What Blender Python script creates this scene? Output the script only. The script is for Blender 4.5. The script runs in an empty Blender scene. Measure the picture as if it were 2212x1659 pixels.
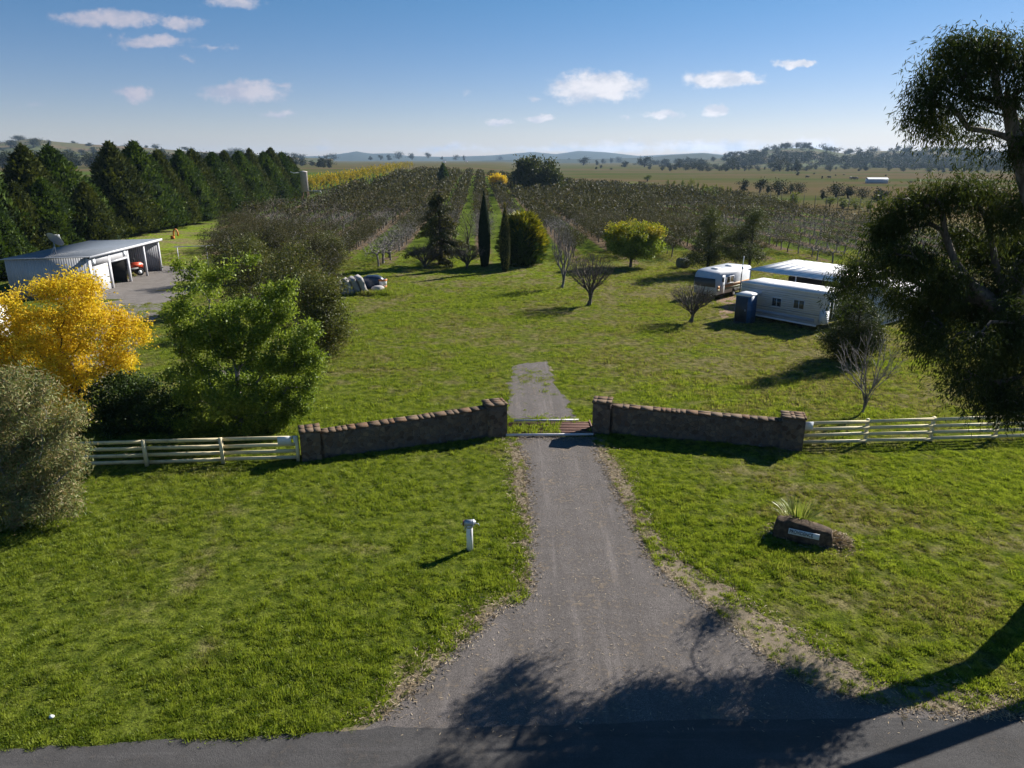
import bpy, math, numpy as np
from mathutils import Vector, Matrix
S = bpy.context.scene
COL = S.collection
# ---------------------------------------------------------------- camera
F = 1550.0; PW, PH = 2212.0, 1659.0; HOR = 345.0; CAMH = 12.0
PIT = math.atan((PH/2-HOR)/F)
cd = bpy.data.cameras.new('camera'); cam = bpy.data.objects.new('camera', cd); COL.objects.link(cam)
cam.location = (0, 0, CAMH); cam.rotation_euler = (math.pi/2-PIT, 0, 0)
cd.sensor_width = 36; cd.lens = F/PW*36; cd.clip_start = .5; cd.clip_end = 40000
S.camera = cam
# ---------------------------------------------------------------- sun, exposure
SUN_EL = math.radians(31); SUN_AZ = math.radians(51.7)      # azimuth from +Y towards +X
ld = bpy.data.lights.new('sun', 'SUN'); ld.energy = 5.0; ld.angle = math.radians(.35); ld.color = (1, .95, .86)
sun = bpy.data.objects.new('sun', ld); COL.objects.link(sun)
sd = Vector((math.sin(SUN_AZ)*math.cos(SUN_EL), math.cos(SUN_AZ)*math.cos(SUN_EL), math.sin(SUN_EL)))
sun.rotation_euler = (-sd).to_track_quat('-Z', 'Y').to_euler(); sun.location = (60, 50, 90)
S.view_settings.view_transform = 'Standard'; S.view_settings.look = 'None'
S.view_settings.exposure = 1.0; S.view_settings.gamma = 1
S.cycles.max_bounces = 6; S.cycles.diffuse_bounces = 2; S.cycles.glossy_bounces = 2
S.cycles.transmission_bounces = 3; S.cycles.volume_bounces = 0; S.cycles.transparent_max_bounces = 6
# ---------------------------------------------------------------- geometry of the view: pixel (2212 wide) -> world point
cP, sP = math.cos(PIT), math.sin(PIT)
def sst(a): a = np.clip(a, 0, 1); return a*a*(3-2*a)
def gz(x, y):                                   # the land: flat in front, a long low rise behind on the left
    return 4.6*sst((np.asarray(y, float)-170)/230)*sst((45-np.asarray(x, float))/100)
def ray(px, py):
    dx, dy = (px-PW/2)/F, (PH/2-py)/F
    return Vector((dx, cP+dy*sP, -sP+dy*cP))
def at(px, py, z=0.0):
    d = ray(px, py); h = z
    for _ in range(25):
        t = (h-CAMH)/d.z if d.z < -1e-5 else 9000
        h = .5*h+.5*(z+float(gz(d.x*t, d.y*t)))
    return Vector((d.x*t, d.y*t, h))
def atY(px, py, Y):
    d = ray(px, py); t = Y/d.y
    return Vector((d.x*t, Y, CAMH+d.z*t))
def pxm(Y, z=0): return (Y*cP+(CAMH-z)*sP)/F   # metres per pixel there
# ---------------------------------------------------------------- sky with small clouds
W = bpy.data.worlds.new('World'); S.world = W; W.use_nodes = True
class NG:
    def __init__(s, t): s.t = t; t.nodes.clear()
    def n(s, typ, ins=None, **at_):
        nd = s.t.nodes.new(typ)
        for k, v in at_.items(): setattr(nd, k, v)
        for k, v in (ins or {}).items():
            if isinstance(v, bpy.types.NodeSocket): s.t.links.new(v, nd.inputs[k])
            else: nd.inputs[k].default_value = v
        return nd
    def math(s, op, a, b=0.0, c=0.0, clamp=False):
        return s.n('ShaderNodeMath', {0: a, 1: b, 2: c}, operation=op, use_clamp=clamp).outputs[0]
    def vm(s, op, a, b=(0, 0, 0)):
        nd = s.n('ShaderNodeVectorMath', {0: a, 1: b}, operation=op)
        return nd.outputs[1] if op in ('LENGTH', 'DOT_PRODUCT') else nd.outputs[0]
    def noise(s, vec, scale, detail=4, rough=.55, dist=0, out=0):
        return s.n('ShaderNodeTexNoise', {'Vector': vec, 'Scale': scale, 'Detail': detail, 'Roughness': rough, 'Distortion': dist}).outputs[out]
    def ramp(s, f, stops, interp='LINEAR'):
        nd = s.n('ShaderNodeValToRGB', {0: f}); cr = nd.color_ramp; cr.interpolation = interp
        while len(cr.elements) < len(stops): cr.elements.new(.5)
        for e, (p, c) in zip(cr.elements, stops):
            e.position = p; e.color = (c, c, c, 1) if isinstance(c, (int, float)) else (*c, 1)
        return nd.outputs[0]
    def mix(s, f, a, b, mode='MIX'):
        a = (*a, 1) if isinstance(a, tuple) and len(a) == 3 else a; b = (*b, 1) if isinstance(b, tuple) and len(b) == 3 else b
        return s.n('ShaderNodeMix', {0: f, 6: a, 7: b}, data_type='RGBA', blend_type=mode).outputs[2]
    def sm(s, v, a, b):                         # smoothstep
        return s.n('ShaderNodeMapRange', {0: v, 1: a, 2: b}, interpolation_type='SMOOTHSTEP').outputs[0]
g = NG(W.node_tree)
sky = g.n('ShaderNodeTexSky', sky_type='NISHITA', sun_disc=False, sun_elevation=SUN_EL, sun_rotation=SUN_AZ,
          altitude=700, air_density=1.0, dust_density=.15, ozone_density=2.2)
dirv = g.n('ShaderNodeTexCoord').outputs['Generated']
sep = g.n('ShaderNodeSeparateXYZ', {0: dirv})
yy = g.math('MAXIMUM', sep.outputs[1], .02)
uv = g.n('ShaderNodeCombineXYZ', {0: g.math('DIVIDE', sep.outputs[0], yy), 1: g.math('DIVIDE', sep.outputs[2], yy), 2: 0.0}).outputs[0]
CL = [(1290, 188, 100, 30, 1), (1235, 198, 45, 12, .8), (1560, 170, 85, 17, .9), (1620, 176, 45, 6, .6), (1722, 135, 44, 8, .95), (1430, 247, 44, 10, .9),
      (1540, 239, 30, 12, .9), (1078, 266, 34, 9, .85), (1168, 257, 36, 8, .85), (1348, 255, 12, 7, .5), (1005, 199, 18, 8, .3), (235, 42, 120, 17, .85),
      (380, 50, 55, 13, .8), (330, 90, 105, 13, .65), (470, 101, 55, 6, .35), (510, 3, 62, 14, .85), (292, 203, 40, 19, .9), (530, 200, 95, 22, .85), (500, 208, 90, 12, .6),
      (612, 182, 36, 7, .5), (605, 247, 58, 7, .5), (412, 126, 22, 5, .3), (70, 225, 50, 6, .22), (1155, 214, 22, 6, .5), (560, 262, 25, 5, .18),
      (980, 318, 130, 12, .42), (1330, 318, 150, 16, .62), (1540, 318, 150, 16, .72), (1740, 318, 85, 20, .85), (1200, 322, 140, 12, .45), (700, 318, 60, 12, .3)]
wob = g.vm('SUBTRACT', g.noise(uv, 26, 6, .62, out=1), (.5, .5, .5))
wob2 = g.vm('SUBTRACT', g.noise(uv, 90, 4, .6, out=1), (.5, .5, .5))
q = g.vm('ADD', uv, g.vm('MULTIPLY', wob, (.050, .022, 0)))
q = g.vm('ADD', q, g.vm('MULTIPLY', wob2, (.014, .008, 0)))
best = None; low = None
for (px, py, a, b, k) in CL:
    r = ray(px, py); u0, v0 = r.x/r.y, r.z/r.y; m = 1/F/cP/.97
    d = g.vm('MULTIPLY', g.vm('SUBTRACT', q, (u0, v0, 0)), (1/(a*1.12*m), 1/(b*1.2*m), 0))
    e = g.math('MULTIPLY', g.math('SUBTRACT', 1.0, g.vm('LENGTH', d)), float(k))
    best = e if best is None else g.math('MAXIMUM', best, e)
fine = g.noise(g.vm('MULTIPLY', uv, (1, 1.6, 1)), 42, 8, .62)
dens = g.sm(g.math('ADD', best, g.math('MULTIPLY', g.math('SUBTRACT', fine, .5), .95)), .08, .55)
low = g.sm(g.noise(g.vm('MULTIPLY', uv, (1, 2, 1)), 26, 5, .6), .36, .62)
side = g.sm(g.n('ShaderNodeSeparateXYZ', {0: uv}).outputs[0], -.6, .35)
lit = g.mix(side, (.50, .49, .58), (.92, .90, .93))
shd = g.mix(side, (.36, .40, .53), (.62, .66, .76))
ccol = g.mix(low, shd, lit)
bgs = g.n('ShaderNodeBackground', {0: g.n('ShaderNodeHueSaturation', {'Saturation': 1.28, 'Color': g.mix(1.0, sky.outputs[0], g.mix(g.sm(sep.outputs[2], .02, .30), (1.04, .95, 1.12), (.93, 1.02, 1.06)), 'MULTIPLY')}).outputs[0], 1: .041})
bgc = g.n('ShaderNodeBackground', {0: ccol, 1: .54})
g.t.links.new(g.n('ShaderNodeMixShader', {0: g.math('MULTIPLY', dens, .93), 1: bgs.outputs[0], 2: bgc.outputs[0]}).outputs[0],
              g.n('ShaderNodeOutputWorld').inputs[0])
# ---------------------------------------------------------------- noise, meshes
def vnoise(x, y, sc, seed=0):
    x = np.asarray(x, float)/sc+seed*17.3; y = np.asarray(y, float)/sc+seed*9.1
    xi, yi = np.floor(x), np.floor(y); fx, fy = sst(x-xi), sst(y-yi)
    def h(a, b): v = np.sin(a*127.1+b*311.7+seed*74.7)*43758.5453; return v-np.floor(v)
    return (h(xi, yi)*(1-fx)+h(xi+1, yi)*fx)*(1-fy)+(h(xi, yi+1)*(1-fx)+h(xi+1, yi+1)*fx)*fy
def fbm(x, y, sc, seed=0): return .5*vnoise(x, y, sc, seed)+.3*vnoise(x, y, sc*.45, seed+3)+.2*vnoise(x, y, sc*.2, seed+5)
class MB:
    def __init__(s): s.V = []; s.n = 0; s.L = []; s.T = []; s.M = []
    def add(s, V, Fc, mi=0):
        V = np.asarray(V, float).reshape(-1, 3); Fc = np.asarray(Fc, int)
        s.V.append(V); s.L.append((Fc+s.n).ravel()); s.T.append(np.full(len(Fc), Fc.shape[1])); s.M.append(np.full(len(Fc), mi)); s.n += len(V)
        return s
    def box(s, x0, x1, y0, y1, z0, z1, mi=0, M=None):
        V = np.array([[x, y, z] for z in (z0, z1) for y in (y0, y1) for x in (x0, x1)], float)
        if M is not None: V = np.array([M @ Vector(v) for v in V])
        return s.add(V, [[0, 2, 3, 1], [4, 5, 7, 6], [0, 1, 5, 4], [2, 6, 7, 3], [0, 4, 6, 2], [1, 3, 7, 5]], mi)
    def tube(s, P, R, k=6, mi=0, cap=True):
        P = np.asarray(P, float); n = len(P); R = np.broadcast_to(np.asarray(R, float), (n,))
        T = np.gradient(P, axis=0); T /= np.linalg.norm(T, axis=1)[:, None]+1e-9
        a = np.array([0, 0, 1.]) if abs(T[0][2]) < .8 else np.array([1., 0, 0])
        U = np.cross(T, a); U /= np.linalg.norm(U, axis=1)[:, None]+1e-9; Wv = np.cross(T, U)
        th = np.arange(k)*2*math.pi/k
        V = P[:, None]+R[:, None, None]*(np.cos(th)[None, :, None]*U[:, None]+np.sin(th)[None, :, None]*Wv[:, None])
        i = np.arange(n-1)[:, None]*k; j = np.arange(k)[None]; jn = (j+1) % k
        s.add(V, np.stack([i+j, i+jn, i+k+jn, i+k+j], -1).reshape(-1, 4), mi)
        if cap and k > 3:
            s.L.append(np.arange(k)[::-1]+s.n-n*k); s.L.append(np.arange(k)+s.n-k); s.T.append(np.array([k, k])); s.M.append(np.array([mi, mi]))
        return s
    def lathe(s, prof, k=16, c=(0, 0, 0), mi=0, fn=None):
        prof = np.asarray(prof, float); n = len(prof); th = np.arange(k)*2*math.pi/k
        R = prof[:, 0][:, None]*np.ones(k)
        Z = prof[:, 1][:, None]*np.ones(k)
        if fn: R = fn(R, Z, th)
        V = np.stack([R*np.cos(th)+c[0], R*np.sin(th)+c[1], Z+c[2]], -1)
        i = np.arange(n-1)[:, None]*k; j = np.arange(k)[None]; jn = (j+1) % k
        return s.add(V, np.stack([i+j, i+jn, i+k+jn, i+k+j], -1).reshape(-1, 4), mi)
    def leaves(s, P, D, L, Wd, rng, mi=0, face=None):
        n = len(P); D = D/(np.linalg.norm(D, axis=1)[:, None]+1e-9)
        Sd = np.cross(D, rng.normal(size=(n, 3)) if face is None else face+rng.normal(size=(n, 3))*.3); Sd /= np.linalg.norm(Sd, axis=1)[:, None]+1e-9
        L = np.broadcast_to(L, (n,))*rng.uniform(.7, 1.3, n); Wd = np.broadcast_to(Wd, (n,))*rng.uniform(.7, 1.3, n)
        m = P+D*(L*.45)[:, None]; tip = P+D*L[:, None]
        V = np.stack([P, m+Sd*(Wd/2)[:, None], tip, m-Sd*(Wd/2)[:, None]], 1)
        return s.add(V, np.arange(4*n).reshape(-1, 4), mi)
    def data(s, name, mats, smooth=False):
        me = bpy.data.meshes.new(name)
        if not s.V: return me
        V = np.concatenate(s.V); L = np.concatenate(s.L); T = np.concatenate(s.T); M_ = np.concatenate(s.M)
        me.vertices.add(len(V)); me.vertices.foreach_set('co', V.astype(np.float32).ravel())
        me.loops.add(len(L)); me.loops.foreach_set('vertex_index', L.astype(np.int32))
        me.polygons.add(len(T)); me.polygons.foreach_set('loop_start', np.concatenate([[0], np.cumsum(T)[:-1]]).astype(np.int32))
        for m in (mats if isinstance(mats, (list, tuple)) else [mats]): me.materials.append(m)
        me.polygons.foreach_set('material_index', M_.astype(np.int32))
        if smooth: me.polygons.foreach_set('use_smooth', np.ones(len(T), bool))
        me.update(calc_edges=True); return me
    def build(s, name, mats, parent=None, smooth=False, label=None):
        o = bpy.data.objects.new(name, s.data(name, mats, smooth)); COL.objects.link(o)
        if parent: o.parent = parent
        if label: o['label'] = label
        return o
def tag(o, label=None, cat=None, group=None, kind=None):
    for k, v in (('label', label), ('category', cat), ('group', group), ('kind', kind)):
        if v: o[k] = v
    return o
def thing(name, label, cat, loc=(0, 0, 0), rz=0.0, group=None):
    o = bpy.data.objects.new(name, None); COL.objects.link(o); o.empty_display_size = .3
    o.location = loc; o.rotation_euler = (0, 0, rz); return tag(o, label, cat, group)
def dup(r, loc, rz=0.0, sc=1.0, label=None, group=None):
    c = r.copy(); COL.objects.link(c); c.location = loc; c.rotation_euler = (0, 0, rz); c.scale = (sc, sc, sc) if not isinstance(sc, tuple) else sc
    tag(c, label, None, group)
    for ch in r.children:
        d = ch.copy(); COL.objects.link(d); d.parent = c
        for e in ch.children: f = e.copy(); COL.objects.link(f); f.parent = d
    return c
def struct(o): o['kind'] = 'structure'; return o
def gp(p): return Vector((p[0], p[1], float(gz(p[0], p[1]))))
# ---------------------------------------------------------------- materials
def mat(name, fn):
    m = bpy.data.materials.new(name); m.use_nodes = True; g = NG(m.node_tree); sh = fn(g)
    g.t.links.new(sh, g.n('ShaderNodeOutputMaterial').inputs[0]); return m
def pbr(g, col, rough=.8, spec=.3, metal=0.0, bump=None, bs=.3, bd=.02):
    ins = {'Base Color': (*col, 1) if isinstance(col, tuple) and len(col) == 3 else col, 'Roughness': rough, 'Specular IOR Level': spec, 'Metallic': metal}
    if bump is not None: ins['Normal'] = g.n('ShaderNodeBump', {'Height': bump, 'Strength': bs, 'Distance': bd}).outputs[0]
    return g.n('ShaderNodeBsdfPrincipled', ins).outputs[0]
def pos(g): return g.n('ShaderNodeNewGeometry').outputs['Position']
def obj(g): return g.n('ShaderNodeTexCoord').outputs['Object']
def paint(name, c, var=.18, rough=.55, dirt=(.12, .10, .07), da=.25, sc=3, spec=.4, metal=0.0):
    def f(g):
        p = obj(g); n = g.noise(p, sc, 6, .65); n2 = g.noise(p, sc*9, 4, .6)
        col = g.mix(g.math('MULTIPLY', n2, var), c, tuple(x*.55 for x in c))
        col = g.mix(g.math('MULTIPLY', g.sm(n, .5, .75), da), col, dirt)
        return pbr(g, col, rough, spec, metal, n2, .15, .01)
    return mat(name, f)
def leafmat(name, stops, trans=.35, rough=.55, spec=.16, patch=.35, psc=.45, tcol=1.25):
    def f(g):
        r = g.n('ShaderNodeNewGeometry').outputs['Random Per Island']
        nz = g.noise(pos(g), psc, 3, .5)
        v = g.math('ADD', g.math('MULTIPLY', r, 1-patch), g.math('MULTIPLY', g.sm(nz, .3, .7), patch))
        k = len(stops); col = g.ramp(v, [(.06+.88*i/(k-1), c) for i, c in enumerate(stops)])
        b = pbr(g, col, rough, spec)
        t = g.n('ShaderNodeBsdfTranslucent', {0: g.mix(1.0, col, (tcol, tcol, tcol*.55), 'MULTIPLY')}).outputs[0]
        return g.n('ShaderNodeMixShader', {0: trans, 1: b, 2: t}).outputs[0]
    return mat(name, f)
def barkmat(name, a, b, sc=6):
    def f(g):
        p = g.n('ShaderNodeMapping', {0: obj(g), 3: (1, 1, .25)}).outputs[0]; n = g.noise(p, sc, 5, .65)
        return pbr(g, g.mix(g.sm(n, .35, .65), a, b), .85, .2, 0.0, n, .5, .03)
    return mat(name, f)
BK_dark = barkmat('bark_dark', (.035, .028, .022), (.09, .075, .06))
BK_grey = barkmat('bark_grey', (.10, .09, .085), (.24, .22, .21))
BK_mid = barkmat('bark_brown', (.05, .042, .036), (.14, .12, .10))
BK_pale = barkmat('bark_pale', (.16, .14, .13), (.38, .35, .32), 4)
BK_gum = barkmat('bark_gum', (.06, .05, .042), (.24, .215, .19), 2.5)
LF_yel = leafmat('leaf_yellow', [(.46, .27, .015), (.68, .48, .025), (.74, .60, .06)], .4, .55, .12, .3)
LF_green = leafmat('leaf_green', [(.065, .105, .014), (.16, .22, .028), (.32, .38, .06)], .38, .5, .2, .4)
LF_dkgreen = leafmat('leaf_darkgreen', [(.022, .042, .012), (.045, .075, .02), (.07, .11, .03)], .35, .5, .2)
LF_olive = leafmat('leaf_olive', [(.036, .040, .013), (.065, .078, .02), (.12, .13, .03), (.13, .085, .03)], .32, .5, .22, .4)
LF_gum = leafmat('leaf_gum', [(.022, .034, .012), (.04, .058, .018), (.075, .085, .022)], .34, .6, .10, .4)
LF_wattle = leafmat('leaf_pinkgrey', [(.10, .14, .05), (.18, .21, .08), (.30, .22, .12), (.27, .33, .15)], .28, .5, .2, .3)
LF_conif = leafmat('leaf_conifer', [(.018, .038, .010), (.050, .085, .014), (.105, .145, .020)], .25, .6, .2, .5, .35)
LF_conif2 = leafmat('leaf_conifer_brown', [(.024, .034, .010), (.055, .070, .016), (.10, .11, .02)], .22, .6, .2, .5, .35)
LF_cedar = leafmat('leaf_cedar', [(.02, .028, .010), (.055, .062, .018), (.19, .16, .035)], .2, .6, .2, .6, .5)
LF_cyp = leafmat('leaf_cypress', [(.008, .018, .008), (.014, .03, .011)], .1, .7, .15)
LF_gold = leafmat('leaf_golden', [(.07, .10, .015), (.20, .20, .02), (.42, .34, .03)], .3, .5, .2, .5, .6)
LF_yg = leafmat('leaf_yellowgreen', [(.10, .15, .02), (.24, .25, .025), (.42, .32, .03)], .4, .55, .15, .65, .5)
LF_row = leafmat('leaf_golden_row', [(.12, .13, .02), (.30, .24, .02), (.52, .33, .02)], .35, .6, .1, .4, .1)
LF_orch = leafmat('leaf_orchard', [(.022, .022, .011), (.042, .042, .017), (.070, .068, .024), (.070, .048, .026)], .28, .6, .12, .4, .2)
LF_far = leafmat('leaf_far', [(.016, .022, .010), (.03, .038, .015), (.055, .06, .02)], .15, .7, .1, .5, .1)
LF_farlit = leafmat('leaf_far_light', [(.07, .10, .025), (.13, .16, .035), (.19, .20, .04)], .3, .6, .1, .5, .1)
LF_strap = leafmat('leaf_strap', [(.08, .13, .02), (.20, .26, .04), (.45, .42, .2)], .3, .4, .4)
LF_dry = leafmat('leaf_dry', [(.16, .11, .07), (.34, .26, .17), (.48, .40, .30)], .1, .8, .2)
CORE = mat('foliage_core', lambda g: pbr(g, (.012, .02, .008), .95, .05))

# colours of the grass, shared by the ground sheet and the blades (placed by world position)
def turf(g, p):
    n1 = g.noise(p, .55, 5, .6); n2 = g.noise(p, 2.6, 4, .6); n3 = g.noise(p, .13, 3, .5)
    green = g.mix(g.sm(n2, .35, .65), (.080, .128, .010), (.235, .288, .034))
    dry = g.mix(g.sm(n2, .35, .65), (.12, .098, .048), (.25, .205, .11))
    sp = g.n('ShaderNodeSeparateXYZ', {0: p})
    # drier beyond the fence and on the right hand verge, lush on the left hand verge
    by = g.math('ADD', g.math('MULTIPLY', g.sm(sp.outputs[1], 27.0, 44.0), .085), g.math('MULTIPLY', g.sm(sp.outputs[0], 2.0, 14.0), .085))
    v = g.math('ADD', g.math('ADD', g.math('MULTIPLY', n1, .62), g.math('MULTIPLY', n3, .38)), by)
    return green, dry, g.sm(v, .52, .69), n1, n2, sp
def f_blade(g):
    p = pos(g); green, dry, m, n1, n2, sp = turf(g, p)
    r = g.n('ShaderNodeNewGeometry').outputs['Random Per Island']
    green = g.mix(g.math('MULTIPLY', g.sm(r, .5, 1.0), .6), green, (.29, .35, .035))
    col = g.mix(g.math('MULTIPLY', g.math('ADD', g.math('MULTIPLY', m, .75), .10), g.sm(r, .1, .6)), green, dry)
    b = pbr(g, col, .5, .25)
    t = g.n('ShaderNodeBsdfTranslucent', {0: g.mix(1.0, col, (1.35, 1.35, .8), 'MULTIPLY')}).outputs[0]
    return g.n('ShaderNodeMixShader', {0: .45, 1: b, 2: t}).outputs[0]
M_blade = mat('grass_blade', f_blade)
ROWA = math.radians(2.5); RSP = 6.0
ux, uy = math.cos(ROWA), math.sin(ROWA)        # across the rows: u = x*ux + y*uy
U0 = -5.9*ux+143*uy                            # a tree row passes here
def f_ground(g):
    p = pos(g); green, dry, m, n1, n2, sp = turf(g, p); X, Y = sp.outputs[0], sp.outputs[1]
    col = g.mix(g.math('MULTIPLY', m, .8), g.mix(.45, green, (.035, .032, .012)), dry); col = g.mix(g.math('MULTIPLY', g.sm(g.noise(p, 16, 4, .7), .42, .62), .65), col, (.03, .034, .010)); fd = g.sm(Y, 62.0, 100.0); col = g.mix(fd, col, g.mix(m, green, dry))
    # mown paddock behind the orchard: browner, with greener drifts
    bp = g.n('ShaderNodeMapping', {0: p, 3: (.35, 1, 1)}).outputs[0]
    fn = g.noise(bp, .012, 5, .55); f2 = g.noise(bp, .09, 4, .6)
    pad = g.mix(g.sm(fn, .40, .62), (.110, .082, .044), (.060, .078, .022))
    pad = g.mix(g.math('MULTIPLY', g.sm(f2, .45, .7), .5), pad, (.125, .096, .055))
    gl = g.math('MULTIPLY', g.sm(X, -20.0, -60.0), g.math('MULTIPLY', g.sm(Y, 560.0, 380.0), g.sm(fn, .25, .5)))
    pad = g.mix(gl, pad, (.065, .105, .020))
    col = g.mix(g.sm(Y, 105.0, 190.0), col, pad)
    # bare strips under the orchard rows, green lanes between
    u = g.math('ADD', g.math('MULTIPLY', X, ux), g.math('MULTIPLY', Y, uy))
    w = g.math('ABSOLUTE', g.math('SUBTRACT', g.math('FRACT', g.math('DIVIDE', g.math('SUBTRACT', u, U0-RSP/2), RSP)), .5))
    w = g.math('ADD', w, g.math('MULTIPLY', g.math('SUBTRACT', n1, .5), .22))
    strip = g.math('SUBTRACT', 1.0, g.sm(w, .14, .24))
    inn = g.math('MULTIPLY', g.sm(Y, 80.0, 92.0), g.math('SUBTRACT', 1.0, g.sm(Y, 420.0, 440.0)))
    inn = g.math('MULTIPLY', inn, g.math('MULTIPLY', g.sm(g.math('ADD', X, g.math('MULTIPLY', g.math('MINIMUM', Y, 150.0), .32)), -14.0, -8.0), g.math('SUBTRACT', 1.0, g.sm(X, 68.0, 74.0))))
    lane = g.mix(g.sm(g.noise(g.n('ShaderNodeMapping', {0: p, 3: (.3, 1, 1)}).outputs[0], .9, 5, .7), .35, .65), g.mix(g.sm(g.math('ABSOLUTE', g.math('ADD', X, 5.0)), 14.0, 22.0), (.075, .12, .012), (.065, .095, .014)), g.mix(g.sm(g.math('ABSOLUTE', g.math('ADD', X, 5.0)), 14.0, 22.0), (.13, .16, .03), (.10, .13, .025)))  # rough lane tone stretched across the rows, tree-shadow stripes put into colour
    col = g.mix(inn, col, g.mix(strip, lane, g.mix(n2, (.10, .075, .05), (.17, .125, .085))))
    h = g.math('ADD', n2, g.math('MULTIPLY', g.noise(p, 14, 3, .6), .5))
    h = g.math('MULTIPLY', h, g.math('SUBTRACT', 1.0, g.sm(Y, 90.0, 200.0))); return pbr(g, col, 1.0, 0.0, 0.0, h, .8, .10)
M_ground = mat('grass_ground', f_ground)
M_dkgrey = paint('dark_grey', (.045, .05, .058), .2, .5, (.1, .1, .1), .2, 3)
def f_gravel(tint, lo, hi, strawa, track=.0, crack=0.0):
    def f(g):
        p = pos(g); a = g.noise(p, 45, 3, .7); b = g.noise(p, 1.1, 5, .6); c = g.noise(p, 7, 4, .6); s2 = g.noise(p, 120, 2, .6)
        col = g.ramp(a, [(.25, tuple(x*lo for x in tint)), (.55, tint), (.78, tuple(x*hi for x in tint))])
        col = g.mix(g.math('MULTIPLY', g.sm(b, .40, .62), .5), col, tuple(x*.6 for x in tint))
        col = g.mix(g.math('MULTIPLY', g.sm(g.math('ADD', g.math('MULTIPLY', b, .5), g.math('MULTIPLY', c, .5)), .53, .65), strawa), col, (.24, .185, .13))
        if track:
            tp = g.n('ShaderNodeMapping', {0: p, 3: (1.0, .06, 1) if track > 0 else (.05, 1.0, 1)}).outputs[0]; tn = g.noise(tp, 1.6, 4, .6)
            col = g.mix(g.math('MULTIPLY', g.sm(tn, .42, .62), abs(track)), col, tuple(x*.5 for x in tint)); col = g.mix(g.math('MULTIPLY', g.sm(g.noise(tp, 2.7, 3, .6), .55, .7), abs(track)*.8), col, tuple(min(1, x*1.9) for x in tint))
        if crack:
            pw = g.vm('ADD', p, g.vm('MULTIPLY', g.noise(p, 2, 4, .6, out=1), (.5, .5, 0))); v = g.n('ShaderNodeTexVoronoi', {'Vector': pw, 'Scale': .42}, feature='DISTANCE_TO_EDGE').outputs[0]
            col = g.mix(g.math('MULTIPLY', g.math('SUBTRACT', 1.0, g.sm(v, .004, .014)), crack), col, (.02, .02, .02))
        return pbr(g, col, .9, .25, 0.0, g.math('ADD', g.math('ADD', a, s2), c), .7, .03)
    return f
M_drive = mat('driveway_gravel', f_gravel((.150, .132, .124), .25, 2.4, .75, .3))
M_road = mat('road_asphalt', f_gravel((.085, .080, .079), .6, 1.5, .12, -.3, .0))
M_yard = mat('yard_gravel', f_gravel((.20, .18, .165), .7, 1.3, .35))
M_soil = mat('verge_dirt', f_gravel((.25, .20, .135), .4, 1.6, .7))
M_red = mat('red_earth', f_gravel((.24, .15, .095), .7, 1.3, .4))
def f_stone(g):
    p = obj(g); pw = g.vm('ADD', p, g.vm('MULTIPLY', g.noise(p, 3, 3, .6, out=1), (.12, .12, .12)))
    v = g.n('ShaderNodeTexVoronoi', {'Vector': pw, 'Scale': 5.2, 'Randomness': 1.0}, feature='DISTANCE_TO_EDGE').outputs[0]
    vc = g.n('ShaderNodeTexVoronoi', {'Vector': pw, 'Scale': 5.2, 'Randomness': 1.0}, feature='F1').outputs['Color']
    r = g.n('ShaderNodeSeparateColor', {0: vc}).outputs[0]
    n = g.noise(p, 14, 5, .65)
    st = g.ramp(r, [(0, (.07, .045, .035)), (.35, (.19, .13, .09)), (.65, (.12, .10, .09)), (1, (.28, .20, .13))])
    st = g.mix(g.math('MULTIPLY', n, .6), st, (.08, .06, .05))
    e = g.sm(v, .01, .06)
    return pbr(g, g.mix(e, (.15, .135, .12), st), .92, .15, 0.0, g.math('ADD', g.math('MULTIPLY', e, .8), g.math('MULTIPLY', n, .4)), .9, .05)
M_stone = mat('field_stone', f_stone)
def f_cap(g):
    p = obj(g); r = g.n('ShaderNodeNewGeometry').outputs['Random Per Island']; n = g.noise(p, 9, 5, .65)
    c = g.ramp(r, [(0, (.13, .060, .03)), (.4, (.12, .075, .045)), (.7, (.09, .062, .042)), (1, (.16, .11, .07))])
    return pbr(g, g.mix(g.sm(n, .4, .7), c, (.13, .10, .075)), .9, .15, 0.0, n, .6, .03)
M_cap = mat('coping_stone', f_cap)
M_rail = paint('cream_paint', (.74, .64, .40), .3, .6, (.16, .13, .09), .55, 1.6)
M_white = paint('white_paint', (.74, .74, .74), .1, .45, (.3, .27, .22), .2, 2)
M_whitepvc = paint('white_pipe', (.80, .80, .82), .06, .35, (.35, .25, .12), .12, 4)
M_galv = paint('galvanised', (.42, .44, .47), .2, .4, (.2, .2, .2), .3, 4, .5, .5)
M_rust = paint('rusty_steel', (.17, .085, .065), .4, .8, (.32, .22, .17), .5, 8)
M_beam = paint('beam_paint', (.66, .64, .66), .2, .5, (.25, .15, .1), .4, 3)
M_rubber = paint('rubber', (.018, .018, .018), .3, .85, (.12, .09, .06), .3, 5)
M_blue = paint('blue_plastic', (.035, .10, .21), .15, .4, (.1, .1, .12), .2, 2)
M_tarp = paint('blue_tarp', (.025, .045, .085), .3, .35, (.2, .2, .25), .25, 6)
M_orange = paint('orange_paint', (.62, .20, .04), .2, .5, (.2, .1, .05), .3, 4)
M_tractor = paint('tractor_red', (.52, .065, .025), .15, .35, (.12, .06, .04), .3, 4)
M_glass = mat('dark_glass', lambda g: pbr(g, (.02, .024, .028), .08, .7))
M_curtain = mat('curtained_glass', lambda g: pbr(g, g.mix(g.noise(obj(g), 2.5, 3), (.05, .045, .03), (.16, .12, .06)), .15, .6))
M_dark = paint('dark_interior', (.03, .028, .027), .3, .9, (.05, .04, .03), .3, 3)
M_plate = paint('name_plate', (.66, .70, .72), .1, .5, (.3, .3, .28), .2, 9)
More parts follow.
